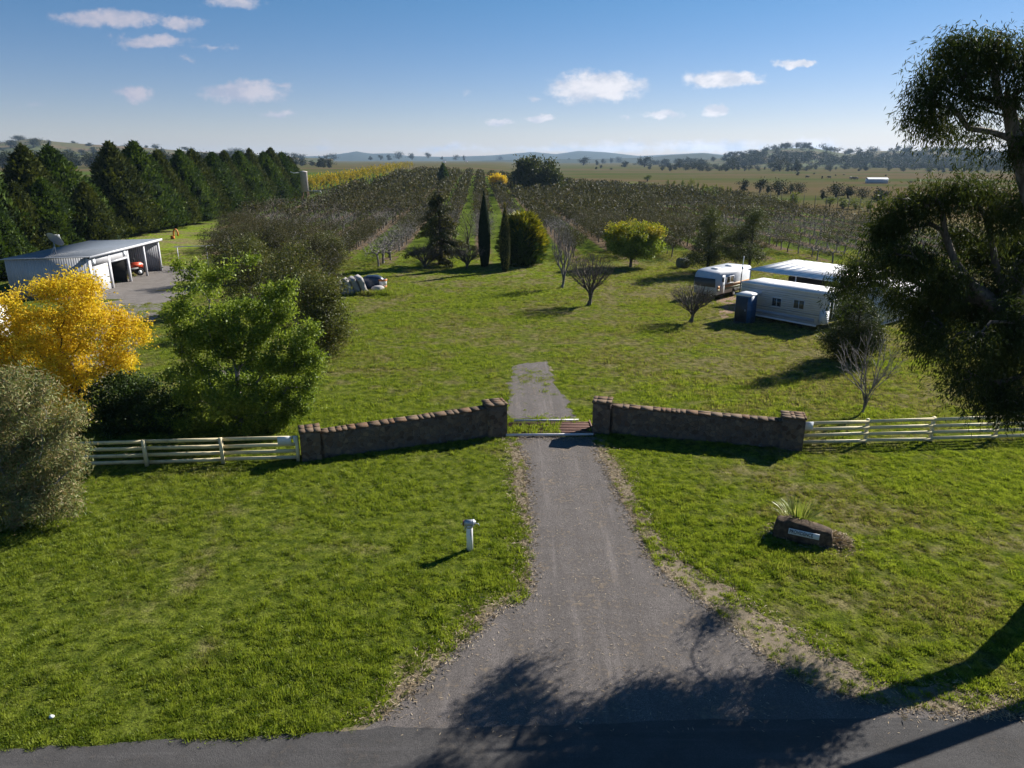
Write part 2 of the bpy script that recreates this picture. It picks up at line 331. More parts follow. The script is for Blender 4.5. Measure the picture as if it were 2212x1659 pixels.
M_letter = mat('plate_letters', lambda g: pbr(g, (.02, .025, .03), .6, .1))
def f_rock(g):
    p = obj(g); n = g.noise(p, 3, 6, .65); return pbr(g, g.mix(g.sm(n, .4, .7), (.052, .036, .026), (.15, .105, .065)), .9, .15, 0.0, g.noise(p, 9, 6, .7), .8, .06)
M_rock = mat('brown_rock', f_rock)
def ribmat(name, c, per, axis=0, dirt=.3, rough=.4):
    def f(g):
        p = obj(g); s = g.n('ShaderNodeSeparateXYZ', {0: p}).outputs[axis]
        w = g.math('PINGPONG', s, per/2); h = g.sm(w, per*.12, per*.3)
        n = g.noise(p, 1.2, 5, .6); col = g.mix(g.math('MULTIPLY', g.sm(n, .45, .75), dirt), c, tuple(x*.6 for x in c))
        return pbr(g, col, rough, .5, 0.0, h, 1.0, per*.22)
    return mat(name, f)
# ================================================================= SETTING
def nonlin(a, n, s): t = np.linspace(-1, 1, n); return np.sign(t)*(np.abs(t)**s)*a
gx = nonlin(14000, 241, 3.2); gy = np.concatenate([np.linspace(-80, 0, 9)[:-1], 14000*np.linspace(0, 1, 300)**3.0])
GX, GY = np.meshgrid(gx, gy); GZ = gz(GX, GY)+.10*(fbm(GX, GY, 9, 4)-.5)*sst((GY-34)/15)*sst((120-GY)/40)
nx = len(gx); ii, jj = np.meshgrid(np.arange(len(gy)-1), np.arange(nx-1), indexing='ij'); b0 = ii*nx+jj
m = MB(); m.add(np.stack([GX, GY, GZ], -1), np.stack([b0, b0+1, b0+nx+1, b0+nx], -1).reshape(-1, 4))
struct(m.build('ground', M_ground, smooth=True))
def dense(pts, step=.25, jit=.06, seed=1, closed=True):
    P = []; n = len(pts)
    for i in range(n if closed else n-1):
        a, b = np.array(pts[i]), np.array(pts[(i+1) % n]); k = max(1, int(np.linalg.norm(b-a)/step))
        for t in range(k): P.append(a+(b-a)*t/k)
    P = np.array(P); rng = np.random.default_rng(seed)
    P += (np.stack([fbm(P[:, 0], P[:, 1], .9, seed), fbm(P[:, 0], P[:, 1], .9, seed+7)], -1)-.5)*jit*5+rng.normal(size=P.shape)*jit*.35
    return P
def inside(poly, x, y):
    r = np.zeros(x.shape, bool); n = len(poly); j = n-1
    for i in range(n):
        xi, yi = poly[i]; xj, yj = poly[j]
        if yi != yj: r ^= ((yi > y) != (yj > y)) & (x < (xj-xi)*(y-yi)/(yj-yi)+xi)
        j = i
    return r
def sheet(name, P, z, m_):
    m = MB(); V = np.c_[P, np.full(len(P), z)]; m.V.append(V); m.L.append(np.arange(len(V))); m.T.append(np.array([len(V)])); m.M.append(np.array([0])); m.n = len(V)
    return struct(m.build(name, m_))
DL = [(1112, 942), (1122, 965), (1134, 1010), (1138, 1100), (1142, 1180), (1146, 1240), (1132, 1290), (1075, 1320), (1010, 1375), (950, 1430), (900, 1485), (842, 1540), (775, 1585)]
DR = [(2300, 1535), (2090, 1540), (1950, 1532), (1850, 1510), (1750, 1480), (1660, 1425), (1590, 1360), (1520, 1300), (1450, 1250), (1405, 1200), (1375, 1140), (1345, 1080), (1320, 1030), (1295, 985), (1286, 945)]
def w2(l): return [tuple(at(*p)[:2]) for p in l]
roadL = [(-45, 10.7), (-10.9, 12.27), (-3.1, 12.84), (4, 13.1), (11.6, 13.26), (45, 14.7)]
drive = w2(DL)+[(4, 11.5)]+w2(DR)
driveP = dense(drive, .22, .05, 2)
roadP = dense(roadL, .3, .035, 3, False); roadP = np.r_[roadP, [(45, 14.7), (45, 4), (-45, 4)]]
back = w2([(1096, 905), (1102, 870), (1096, 830), (1104, 795), (1114, 772), (1128, 752), (1140, 760), (1150, 745), (1165, 768), (1178, 782), (1192, 800), (1206, 835), (1228, 870), (1240, 905)])
backP = dense(back, .25, .13, 5)
track = w2([(1088, 790), (1102, 755), (1118, 725), (1128, 700), (1146, 700), (1162, 728), (1180, 757), (1198, 800)]); trackP = dense(track, .3, .12, 6)
def grow_poly(P, d): c = P.mean(0); return None
verge = w2([(1090, 945), (1104, 990), (1118, 1100), (1120, 1180), (1122, 1245), (1108, 1282), (1045, 1315), (985, 1360), (920, 1430), (865, 1490), (800, 1545), (700, 1588)])+[(4, 11.5)]+\
        w2([(2300, 1505), (2120, 1500), (1960, 1480), (1860, 1440), (1760, 1390), (1660, 1330), (1570, 1265), (1480, 1215), (1425, 1170), (1398, 1120), (1365, 1060), (1338, 1010), (1318, 975), (1300, 945)])
vergeP = dense(verge, .22, .11, 8)
sheet('verge', vergeP, .004, M_soil)
sheet('road', roadP, .012, M_road)
sheet('driveway', driveP, .008, M_drive)
sheet('inner_driveway', backP, .008, M_drive)
sheet('grid_pit', dense([(-.2, 30.42), (3.68, 30.5), (3.65, 32.25), (0, 32.2)], .3, .04, 13), .006, M_dkgrey)
sheet('dirt_track', trackP, .004, M_soil)
yardP = dense(w2([(150, 900), (120, 640), (230, 620), (352, 574), (432, 580), (425, 625), (352, 655), (330, 700), (300, 740), (250, 900)]), .5, .12, 9)
sheet('yard', yardP, .010, M_yard)
sheet('shed_floor', dense([(-47, 60), (-47, 83), (-38.2, 82.5), (-37.5, 70), (-37, 60)], .5, .08, 10), .006, M_red)
sheet('bare_earth', dense(w2([(1545, 655), (1560, 690), (1600, 668), (1660, 640), (1655, 628), (1560, 632)]), .4, .15, 11), .006, M_red)

# hills: land that rises far away, each band a broad relief with its own depth
def fbm3(x, y, sc, s): return fbm(x, y, sc, s)
def hills(name, sil, r0, rc, r1, m_, seed, rough=.25):
    px = np.linspace(sil[0][0], sil[-1][0], 150); py = np.interp(px, [s[0] for s in sil], [s[1] for s in sil])
    V = []; rr = np.concatenate([np.linspace(r0, rc, 26), np.linspace(rc, r1, 14)[1:]])
    for a, b in zip(px, py):
        d = ray(a, b); L_ = math.hypot(d.x, d.y); dx, dy = d.x/L_, d.y/L_
        H = CAMH+d.z/L_*rc
        edge = min(1, (a-px[0])/40+.0, (px[-1]-a)/40+.0) if False else 1
        for r in rr:
            k = sst((r-r0)/(rc-r0)) if r <= rc else sst((r1-r)/(r1-rc))
            x, y = dx*r, dy*r; nz = (fbm3(x, y, (rc-r0)*.45, seed)-.5)*rough*abs(H)*(4*k*(1-k)+.15)
            V.append((x, y, float(gz(x, y))*0-4+(H+4)*k+nz))
    n = len(rr); i, j = np.meshgrid(np.arange(len(px)-1), np.arange(n-1), indexing='ij'); b = i*n+j
    m = MB(); m.add(V, np.stack([b, b+n, b+n+1, b+1], -1).reshape(-1, 4))
    o = struct(m.build(name, m_, smooth=True)); return np.array(V).reshape(len(px), n, 3)
def f_hill(a, b, c, woods):
    def f(g):
        p = pos(g); n = g.noise(p, .006, 5, .6); n2 = g.noise(p, .03, 4, .6)
        col = g.mix(g.sm(n, .4, .6), a, b); col = g.mix(g.math('MULTIPLY', g.sm(n2, .48-woods, .56-woods), .9), col, c)
        return pbr(g, col, .95, .05)
    return f
M_hillR = mat('hill_pasture', f_hill((.115, .085, .048), (.070, .088, .028), (.03, .036, .018), -.03))
M_hillL = mat('hill_grass', f_hill((.14, .10, .055), (.085, .095, .035), (.035, .045, .022), -.06))
M_hillF = mat('hill_forest', f_hill((.035, .045, .03), (.05, .055, .035), (.03, .04, .025), .02))
HR = hills('hills_right', [(1290, 366), (1420, 356), (1560, 342), (1620, 332), (1690, 322), (1760, 322), (1830, 334), (1880, 328), (1990, 326), (2080, 330), (2160, 338), (2300, 334), (2500, 330)], 1150, 2000, 3000, M_hillR, 3, .7)
HL = hills('hills_left', [(-300, 310), (-60, 308), (0, 308), (70, 299), (120, 306), (180, 311), (300, 318), (420, 328), (560, 334), (640, 340), (720, 343)], 1500, 2300, 3300, M_hillL, 7)
hills('hills_far', [(560, 340), (640, 338), (700, 337), (745, 331), (770, 327), (800, 332), (850, 331), (880, 337), (960, 339), (1060, 336), (1120, 331), (1150, 328), (1200, 333), (1250, 326), (1310, 329), (1380, 337), (1440, 334), (1520, 330), (1600, 338), (1700, 340), (2300, 342)], 4300, 6800, 8500, M_hillF, 5, .12)
hills('hills_mid', [(1040, 347), (1140, 344), (1300, 343), (1400, 340), (1450, 335), (1520, 331), (1560, 336), (1640, 342), (1700, 345)], 2600, 3600, 4600, M_hillF, 9, .12)
hills('ridge_left', [(-400, 322), (100, 328), (300, 330), (500, 336), (640, 343), (700, 345)], 3300, 4300, 5200, M_hillL, 12, .12)

# ================================================================= TREES: growers
def ell(rng, blobs, n, shell=.45):
    w = np.array([b[3]*b[4]*b[5] for b in blobs])**.75; k = rng.choice(len(blobs), n, p=w/w.sum()); B = np.array(blobs, float)[k]
    d = rng.normal(size=(n, 3)); d /= np.linalg.norm(d, axis=1)[:, None]; r = rng.uniform(shell, 1, n)**.6
    return B[:, :3]+d*r[:, None]*B[:, 3:6]
def skeleton(trunk, targets, rng, step=.5, tipr=.012, pw=.47, hcost=1.2, bend=.35, jit=.05, k=5, thin=3, pl=.25, limbs=()):
    N = [np.array(p, float) for p in trunk]; par = [-1]+list(range(len(trunk)-1)); Dv = [np.array([0, 0, 1.])]*len(N); PL = [0.]
    for i in range(1, len(N)): PL.append(PL[-1]+np.linalg.norm(N[i]-N[i-1])); Dv[i] = (N[i]-N[i-1])/(np.linalg.norm(N[i]-N[i-1])+1e-9)
    chains = [list(range(len(N)))]; tips = []
    for lb_ in limbs:
        i = int(np.argmin(np.linalg.norm(np.array(N)-np.array(lb_[0]), axis=1))); ch = [i]; pr = i
        for p in lb_: 
            p = np.array(p, float); N.append(p); par.append(pr); v = p-N[pr]; l = np.linalg.norm(v)+1e-9; Dv.append(v/l); PL.append(PL[pr]+l); pr = len(N)-1; ch.append(pr)
        chains.append(ch)
    first = max(1, len(N)//3)
    for t in sorted(targets, key=lambda t: np.linalg.norm(t-N[len(trunk)-1])):
        A = np.array(N); dd = np.linalg.norm(A-t, axis=1); c = dd+pl*np.array(PL)+hcost*np.maximum(0, A[:, 2]-t[2]+.15*dd); c[:first] += 3
        i = int(np.argmin(c)); d = dd[i]; p0 = A[i]; p1 = p0+Dv[i]*d*bend+np.array([0, 0, d*.12]); m = max(2, int(d/step)); ch = [i]; pr = i
        for q in range(1, m+1):
            s = q/m; p = (1-s)**2*p0+2*s*(1-s)*p1+s*s*t+(rng.normal(size=3)*jit*min(1, d)*(s < 1))
            N.append(p); par.append(pr); v = p-N[pr]; l = np.linalg.norm(v)+1e-9; Dv.append(v/l); PL.append(PL[pr]+l); pr = len(N)-1; ch.append(pr)
        chains.append(ch); tips.append(pr)
    cnt = np.zeros(len(N)); cnt[tips] = 1
    for i in range(len(N)-1, 0, -1): cnt[par[i]] += cnt[i]
    R = tipr*np.maximum(cnt, 1)**pw; A = np.array(N); m = MB()
    for n_, ch in enumerate(chains):
        P = A[ch]; r = R[ch].copy()
        if n_: r[0] = r[1]; r[-1] *= .5
        else: r[0] *= 1.25
        m.tube(P, r, k if r.max() > tipr*3 else thin, cap=False)
    return m, A, R, chains
def broadleaf(rng, trunk, blobs, nt, nl, L, Wd, sig=.35, droop=0.0, step=.5, tipr=.012, shell=.45, up=.2, upto=3, pw=.47, barefrac=0.0, hcost=1.2):
    T = ell(rng, blobs, nt, shell); sk, A, R, ch = skeleton(trunk, T, rng, step, tipr, pw, hcost)
    lf = MB(); C = []
    sel = [c for c in ch[1:] if rng.random() >= barefrac]
    for c in sel:
        P = A[c]; k = max(2, len(P)//2+1); C.append(P[-k:])
    C = np.concatenate(C); i = rng.integers(0, len(C), nl); P = C[i]+rng.normal(size=(nl, 3))*sig*np.array([1, 1, .8]); P[:, 2] = np.maximum(P[:, 2], .12)
    D = rng.normal(size=(nl, 3))+np.array([0, 0, up-droop*2]); lf.leaves(P, D, L, Wd, rng)
    return sk, lf
def tree_thing(name, label, loc, sk, lf, bm, lm, group=None, rz=0.0, cat='tree', crown='crown'):
    t = thing(name, label, cat, loc, rz, group); sk.build('trunk', bm, t, True)
    if lf is not None: lf.build(crown, lm, t)
    return t
def rel(blist, base, Yd=0, ry=1.2):            # blobs given in photo pixels at depth Y -> local ellipsoids
    out = []
    for (px, py, rx, rz, *o) in blist:
        Y = o[0] if o else base.y+Yd; c = atY(px, py, Y); s = pxm(Y, c.z); out.append((c.x-base.x, c.y-base.y, c.z-base.z, rx*s, ry*max(rx*s, .6), rz*s))
    return out
R_ = np.random.default_rng
def trunkline(h, lean=(0, 0), n=6, wob=.05, seed=0):
    r = R_(seed); P = np.zeros((n, 3)); P[:, 2] = np.linspace(0, h, n); P[:, 0] = lean[0]*P[:, 2]/h+r.normal(size=n)*wob; P[:, 1] = lean[1]*P[:, 2]/h+r.normal(size=n)*wob; P[0, :2] = 0; return P
def conifer(rng, h, R, n, L, Wd, prof=None, lump=.22, up=1.2, core=.8, seed=0, lsc=1.6, tilt=.6):
    prof = prof or (lambda t: (np.clip(t/.10, 0, 1)**.5)*(1-t**1.5)**.85*(.75+.25*np.cos(t*2)))
    lp = lambda th, z: (fbm(np.cos(th)*R*1.3+np.sin(th)*3+20, z+np.sin(th)*R*1.3, lsc, seed)-.5)*2*lump
    t = rng.random(n*3); k = prof(t); keep = rng.random(n*3) < k/k.max()*.9+.08; t = t[keep][:n]; n = len(t); th = rng.uniform(0, 2*math.pi, n)
    z = t*h*.985+.02*h; lmp = lp(th, z); r = R*prof(t)*(1+lmp)*(1-rng.random(n)**2*.35); d = np.stack([np.cos(th), np.sin(th), np.zeros(n)], -1)
    P = d*r[:, None]; P[:, 2] = z+rng.normal(size=n)*.1; D = d*tilt+np.array([0, 0, up])+rng.normal(size=(n, 3))*.45
    lf = MB(); lf.leaves(P-d*.12, D, L, Wd, rng, face=d)
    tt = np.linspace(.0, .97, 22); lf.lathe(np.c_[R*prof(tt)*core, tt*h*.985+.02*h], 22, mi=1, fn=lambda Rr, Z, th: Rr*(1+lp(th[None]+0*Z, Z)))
    sk = MB(); sk.tube([(0, 0, 0), (0, 0, h*.5), (0, 0, h*.9)], [.025*h, .015*h, .004*h], 7)
    return sk, lf
# ---------------------------------------------------------------- windbreak of conifers, left
vars_ = []
for i in range(4):
    sk, lf = conifer(R_(10+i), 14, [5.3, 4.8, 5.6, 5.0][i], 11000, .62, .26, lambda t: np.clip(t/.06, 0, 1)**.5*(1-t**2.1)**.72*(.80+.2*np.cos(t*2.2)), .58, 1.0, .76, i, 1.7, .9)
    lm = [[LF_conif, CORE], [LF_conif2, CORE]][i % 2]
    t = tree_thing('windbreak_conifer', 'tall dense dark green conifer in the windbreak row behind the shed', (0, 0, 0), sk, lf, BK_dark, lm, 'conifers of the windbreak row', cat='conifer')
    vars_.append(t)
wb = [(-64.3, 89, 1.04), (-63, 97, .96), (-64.5, 105, 1.0), (-64, 120, 1.0), (-64, 128, 1.06), (-64.5, 137, 1.0), (-64, 145, .96), (-65, 153, 1.0), (-64.5, 162, .92), (-65, 170, .98),
      (-65, 179, 1.02), (-65.5, 188, 1.0), (-65, 197, .98), (-66, 206, 1.0), (-65.5, 214, .95), (-66, 222, .9)]
for i, (x, y, s) in enumerate(wb):
    t = vars_[i] if i < 4 else dup(vars_[i % 4], (0, 0, 0)); t.location = gp((x, y)); t.rotation_euler.z = i*1.7; t.scale = (s*(.9+.28*((i*.37) % 1)), s*1.1, s*(.95+.09*((i*.61) % 1))); t['label'] = 'tall dense conifer, %s from the left in the windbreak row' % ['first', 'second', 'third', 'fourth', 'fifth', 'sixth', 'seventh', 'eighth', 'ninth', 'tenth', 'eleventh', 'twelfth', 'thirteenth', 'fourteenth', 'fifteenth', 'last and sixteenth'][i]
for i, (px, py, h, lb) in enumerate([(12, 600, 7.6, 'lower bright green conifer at the left edge of the photo beside the shed'), (62, 560, 9.2, 'yellowish green conifer rising directly behind the left end of the shed'),
                                 (120, 552, 9.6, 'dark conifer directly behind the satellite dish'), (205, 545, 9.0, 'broad conifer just behind the shed roof, right of the dish')]):
    t = dup(vars_[i], at(px, py), i*2.2, (h/14*1.15, h/14*1.15, h/14), lb)
    del t['group']
# ---------------------------------------------------------------- garden trees on the left
b = at(188, 925)
Y0 = b.y
bl = rel([(150, 640, 60, 55), (60, 650, 55, 45), (230, 700, 55, 50), (100, 720, 70, 50), (280, 715, 38, 38), (170, 780, 75, 45), (60, 790, 70, 45), (250, 790, 40, 30), (5, 690, 40, 50), (110, 850, 60, 40), (190, 610, 25, 30), (-20, 760, 50, 60), (150, 890, 30, 40), (20, 860, 40, 40)], b, 0, .9)
sk, lf = broadleaf(R_(21), trunkline(3.2, (-.2, .1), 7, .06, 1), bl, 300, 44000, .14, .06, .24, droop=.25, tipr=.009)
tree_thing('autumn_tree', 'golden orange autumn tree behind the left end of the fence', b, sk, lf, BK_dark, LF_yel)
b = at(520, 925)
bl = rel([(520, 700, 110, 70), (600, 760, 90, 70), (450, 760, 90, 70), (660, 790, 50, 70), (400, 690, 35, 80), (380, 600, 22, 50), (460, 600, 14, 55), (430, 590, 10, 40), (545, 600, 13, 60), (580, 610, 12, 50), (495, 590, 10, 40), (620, 640, 14, 45), (600, 660, 40, 55), (520, 850, 140, 50), (400, 830, 60, 60), (430, 905, 90, 26), (560, 910, 90, 24), (350, 900, 50, 26), (640, 860, 60, 50), (430, 640, 30, 60), (505, 560, 10, 25), (660, 720, 35, 50), (375, 700, 30, 40), (560, 900, 90, 30)], b, 0, .75)
bl = [(a, b_, c, d*.76, e*.8, f*.74) for a, b_, c, d, e, f in bl]; sk, lf = broadleaf(R_(22), trunkline(1.4, (0, 0), 5, .04, 2), bl, 480, 62000, .14, .08, .19, tipr=.010, barefrac=.2, up=.6)
tree_thing('leafy_tree', 'large bright green spreading tree with bare grey twigs behind the left fence', b, sk, lf, BK_grey, LF_green)
b = at(285, 925)
bl = rel([(260, 850, 60, 40), (320, 860, 60, 45), (210, 900, 40, 30), (370, 890, 50, 40), (290, 905, 80, 25)], b, 0, .8)
sk, lf = broadleaf(R_(23), trunkline(.8, (0, 0), 4, .03, 3), bl, 180, 16000, .14, .08, .24, tipr=.008)
tree_thing('dark_shrub', 'low dark green shrub between the yellow and the green tree', b, sk, lf, BK_dark, LF_dkgreen, cat='shrub')
b = at(40, 1130)
bl = rel([(40, 850, 75, 55), (110, 900, 60, 50), (20, 930, 60, 60), (120, 990, 65, 60), (50, 1010, 70, 60), (110, 1070, 65, 45), (30, 1080, 70, 50), (-30, 980, 60, 120), (150, 1030, 35, 45)], b, 0, .9)
sk, lf = broadleaf(R_(24), trunkline(1.6, (0, 0), 5, .05, 4), bl, 320, 42000, .16, .036, .20, droop=.35, tipr=.009, barefrac=.08)
tree_thing('feathery_tree', 'pinkish grey feathery tree at the left edge in front of the fence', b, sk, lf, BK_pale, LF_wattle)
# darker olive trees behind the green one
dark = [(708, 768, 590, 68, LF_olive, 'dark olive tree with its crown low over the lawn, right of the green tree', .03), (640, 705, 512, 92, LF_olive, 'tall olive brown tree behind the large green tree', .1),
        (545, 665, 502, 88, LF_olive, 'olive tree right of the pipe frame, behind the tip of the green tree', .15), (712, 592, 500, 44, LF_olive, 'small olive tree behind the pile of wrapped slabs', .05),
        (690, 630, 500, 66, LF_orch, 'brownish thin-leaved tree behind the olive trees, nearest the mown grass', .35), (590, 605, 478, 62, LF_orch, 'twiggy half-bare tree in the back row behind the olive trees', .5),
        (505, 610, 480, 58, LF_orch, 'grey twiggy tree nearest the windbreak, behind the pipe frame', .55)]
for i, (px, py, top, rw, lm, lb, bf) in enumerate(dark):
    b = at(px, py); s = pxm(b.y); h = atY(px, top, b.y).z; rr = R_(40+i); w = rw*s
    bl = [(rr.uniform(-.45, .45)*w, rr.uniform(-.5, .5)*w, h*rr.uniform(.35, .8), w*.55, w*.55, h*.22) for _ in range(7)]+[(0, 0, h*.72, w*.5, w*.5, h*.26), (0, 0, h*.4, w*.95, w*.9, h*.26), (0, 0, h*.2, w*.7, w*.7, h*.15)]
    sk, lf = broadleaf(rr, trunkline(h*.3, (0, 0), 5, .06, i), bl, 230, 16000 if i < 4 else 8500, .15, .075, .32, tipr=.010, barefrac=bf)
    tree_thing('olive_tree', lb, b, sk, lf, BK_grey, lm)
# ---------------------------------------------------------------- garden conifers in the middle
b = at(952, 573); rng = R_(50); sk = MB(); lf = MB(); h = 9.0
sk.tube([(0, 0, 0), (.1, 0, 3), (-.05, 0, 6), (0, 0, 8.9)], [.32, .22, .12, .03], 8)
arms = [(2.1, -1.9, -.3, 3.4, .1), (3.0, 1.5, 0, 2.2, .3), (4.7, -1, .2, 3.0, .35), (4.3, 1, .4, 2.5, .3)]
for i in range(62):
    z = .6+8.0*(i/62)**1.0+rng.uniform(-.15, .15); a = rng.uniform(0, 2*math.pi); ln = (3.5*(1-z/9.6)**.75+.3)*rng.uniform(.45, 1.15)
    if i in (8, 14, 24, 33, 39): a = [math.pi, .1, math.pi*.96, 0, math.pi][(8, 14, 24, 33, 39).index(i)]; ln *= 1.5
    tt = np.linspace(0, 1, 7); P = np.stack([np.cos(a)*ln*tt, np.sin(a)*ln*tt, z+ln*(.22*tt-.30*tt**2)+rng.uniform(-.1, .2)*tt], -1); sk.tube(P, np.linspace(.06, .012, 7), 4, cap=False)
    nn = int(130*ln+20); s = rng.uniform(.15, 1, nn); Q = np.stack([np.interp(s, tt, P[:, j]) for j in range(3)], -1); off = rng.normal(size=(nn, 3))*[.16, .16, .06]; hang = rng.uniform(0, .6, nn)**1.3
    Q = Q+off; Q[:, 2] -= hang; lf.leaves(Q, rng.normal(size=(nn, 3))*.4+[math.cos(a)*.4, math.sin(a)*.4, -.9], .26, .09, rng)
tree_thing('cedar', 'drooping cedar with long uneven arms and yellowish tips', b, sk, lf, BK_dark, LF_cedar, cat='conifer')
colp = lambda t: (.72+.28*np.clip(t/.2, 0, 1))*(1-np.clip((t-.35)/.65, 0, 1)**1.8)**.8*(.85+.15*np.sin(t*3))+.0
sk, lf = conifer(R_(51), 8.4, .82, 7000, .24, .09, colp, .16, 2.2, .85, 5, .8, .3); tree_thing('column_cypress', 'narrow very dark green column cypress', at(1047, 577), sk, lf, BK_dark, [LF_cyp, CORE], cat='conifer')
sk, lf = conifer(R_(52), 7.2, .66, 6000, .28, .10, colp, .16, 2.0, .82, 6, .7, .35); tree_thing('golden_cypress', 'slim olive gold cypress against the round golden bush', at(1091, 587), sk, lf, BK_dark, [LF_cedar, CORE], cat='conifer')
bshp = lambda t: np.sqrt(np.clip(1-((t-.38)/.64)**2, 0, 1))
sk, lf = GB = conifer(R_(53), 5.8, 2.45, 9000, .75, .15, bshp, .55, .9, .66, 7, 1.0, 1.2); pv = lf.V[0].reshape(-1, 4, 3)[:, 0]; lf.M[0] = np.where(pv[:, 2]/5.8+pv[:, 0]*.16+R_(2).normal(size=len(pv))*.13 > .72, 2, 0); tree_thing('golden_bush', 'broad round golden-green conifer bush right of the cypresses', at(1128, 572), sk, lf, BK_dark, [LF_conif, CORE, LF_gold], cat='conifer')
# dark round tree on the skyline
b = at(1156, 420); rr = R_(54); bl = rel([(1156, 372, 50, 28), (1130, 365, 24, 22), (1185, 385, 30, 24), (1150, 395, 44, 22), (1195, 408, 34, 16), (1160, 410, 40, 14)], b, 0, .9)
sk, lf = broadleaf(rr, trunkline(3, (0, 0), 5, .1, 1), bl, 200, 15000, .9, .5, .9, step=1.5, tipr=.05); tree_thing('round_pine', 'big dark round-crowned tree breaking the skyline above the orchard', b, sk, lf, BK_dark, LF_conif2)
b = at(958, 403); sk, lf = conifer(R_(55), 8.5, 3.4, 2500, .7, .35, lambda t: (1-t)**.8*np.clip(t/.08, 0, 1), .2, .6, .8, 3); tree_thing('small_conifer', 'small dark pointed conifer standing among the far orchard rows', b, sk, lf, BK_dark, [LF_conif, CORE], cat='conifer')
b = at(1075, 412); sk, lf = broadleaf(R_(56), trunkline(1.5, (0, 0), 4, .1, 1), [(0, 0, 4, 3, 2, 2)], 60, 2500, .5, .3, .5, step=1, tipr=.03); tree_thing('orange_tree', 'small bright orange tree glowing among the far orchard rows', b, sk, lf, BK_dark, LF_yel)
# round tree on the lawn; autumn turn and sunlit top put into leaf colour
b = at(1362, 577); bl = rel([(1371, 500, 58, 24), (1345, 520, 38, 32), (1400, 520, 38, 34), (1371, 535, 60, 22), (1330, 510, 26, 26), (1415, 505, 24, 24)], b, 0, .95)
RZ = 3.5
sk, lf = broadleaf(R_(57), trunkline(1.7, (0, 0), 4, .03, 1), bl, 260, 24000, .20, .13, .26, tipr=.012, shell=.3, up=.1); zz = lf.V[0].reshape(-1, 4, 3)[:, 0, 2]; lf.M = [(zz+R_(1).normal(size=len(zz))*.35 > RZ).astype(int)]; tree_thing('golden_tree', 'round tree turning from green to yellow on the lawn', b, sk, lf, BK_dark, [LF_green, LF_yg])
# two dark sparse pines
for i, (px, py, w, lb) in enumerate([(1527, 590, 60, 'dark sparse pine left of its twin, behind the caravan'), (1617, 583, 62, 'dark sparse pine right of its twin, behind the white pole')]):
    b = at(px, py); s = pxm(b.y); rr = R_(58+i); H = 6.9
    bl = [(rr.uniform(-.6, .6)*w*s*(1-k/11), rr.uniform(-.5, .5)*w*s, 1.2+5.3*k/9, w*s*(1.05-.075*k)*.62, w*s*.5, .65) for k in range(10)]
    sk, lf = broadleaf(rr, trunkline(6.3, (.1, 0), 9, .06, i), bl, 300, 15000, .26, .05, .30, tipr=.011, barefrac=.1, hcost=.2, droop=.1); tree_thing('dark_pine', lb, b, sk, lf, BK_dark, LF_conif2)
# bushy conifer by the mobile home
b = at(1842, 778); rr = R_(61); bl = rel([(1842, 740, 62, 40), (1850, 690, 48, 50), (1840, 640, 30, 50), (1805, 740, 35, 35), (1880, 735, 40, 35), (1835, 605, 14, 30)], b, 0, .9)
sk, lf = broadleaf(rr, trunkline(3.6, (0, 0), 7, .04, 1), bl, 320, 24000, .17, .045, .24, tipr=.009, hcost=.3); tree_thing('bushy_conifer', 'dark bushy conifer standing against the end of the mobile home', b, sk, lf, BK_dark, LF_conif2, cat='conifer')
# ---------------------------------------------------------------- bare trees
def bare(px, py, top, rw, seed, nt, lb, bm, low=.12, leafy=0, vase=True, tipr=.0095, name='bare_tree', pl=.85):
    b = at(px, py); s = pxm(b.y); h = atY(px, top, b.y).z; w = rw*s; rr = R_(seed)
    th = rr.uniform(0, 2*math.pi, nt); q = rr.random(nt)**.5; el_ = rr.uniform(.35, 1, nt)
    if vase == 'ball': z = h*(.66+.34*rr.uniform(-1, 1, nt)*(1-q**2)**.5)+.08*h*q; r = w*q
    elif vase: z = h*(.3+.7*el_)*(1-.25*q**2); r = w*q*(.45+.55*(z/h))
    else: z = h*rr.uniform(.25, 1, nt); r = w*q*np.sin(np.clip(z/h, .1, .97)*math.pi)**.5
    T = np.stack([r*np.cos(th), r*np.sin(th), z], -1); sk, A, R, ch = skeleton(trunkline(h*low, (.25*h*low, 0), 4, .012, seed), T, rr, .35, tipr, .42, .8, .42, .03, 5, 3, pl)
    lf = None
    if leafy:
        lf = MB(); lf.leaves(A[rr.integers(0, len(A), leafy)]+rr.normal(size=(leafy, 3))*.1, rr.normal(size=(leafy, 3)), .08, .04, rr)
    return tree_thing(name, lb, b, sk, lf, bm, LF_olive)
bare(1272, 660, 545, 54, 71, 1150, 'bare vase-shaped tree with dark twigs on the lawn', BK_mid, .2, 0, 'ball')
bare(1214, 622, 478, 32, 72, 700, 'tall narrow bare tree with pale grey stems, left of the bare vase-shaped tree', BK_grey, .1)
bare(1492, 697, 612, 50, 73, 900, 'small bare round tree near the portable toilet', BK_mid, .22, 300, 'ball')
bare(1862, 893, 700, 92, 74, 190, 'bare many-stemmed tree with bent base behind the right fence', BK_grey, .06, 60, tipr=.009, pl=.88)
bare(1002, 562, 455, 22, 75, 220, 'thin leafless tree right of the cedar', BK_mid, .9, 0, False)
bare(962, 560, 450, 50, 76, 350, 'brown leafless twiggy tree behind the cedar', BK_mid, .5, 0, False)
for px, py, w, sd_, lb in [(918, 578, 45, 77, 'brown twiggy thicket left of the cedar trunk'), (1008, 580, 42, 78, 'brown twiggy thicket between the cedar and the dark cypress')]:
    t = bare(px, py, py-52, w, sd_, 1100, lb, BK_mid, .03, 900, 'ball', name='thicket'); t['category'] = 'shrub'
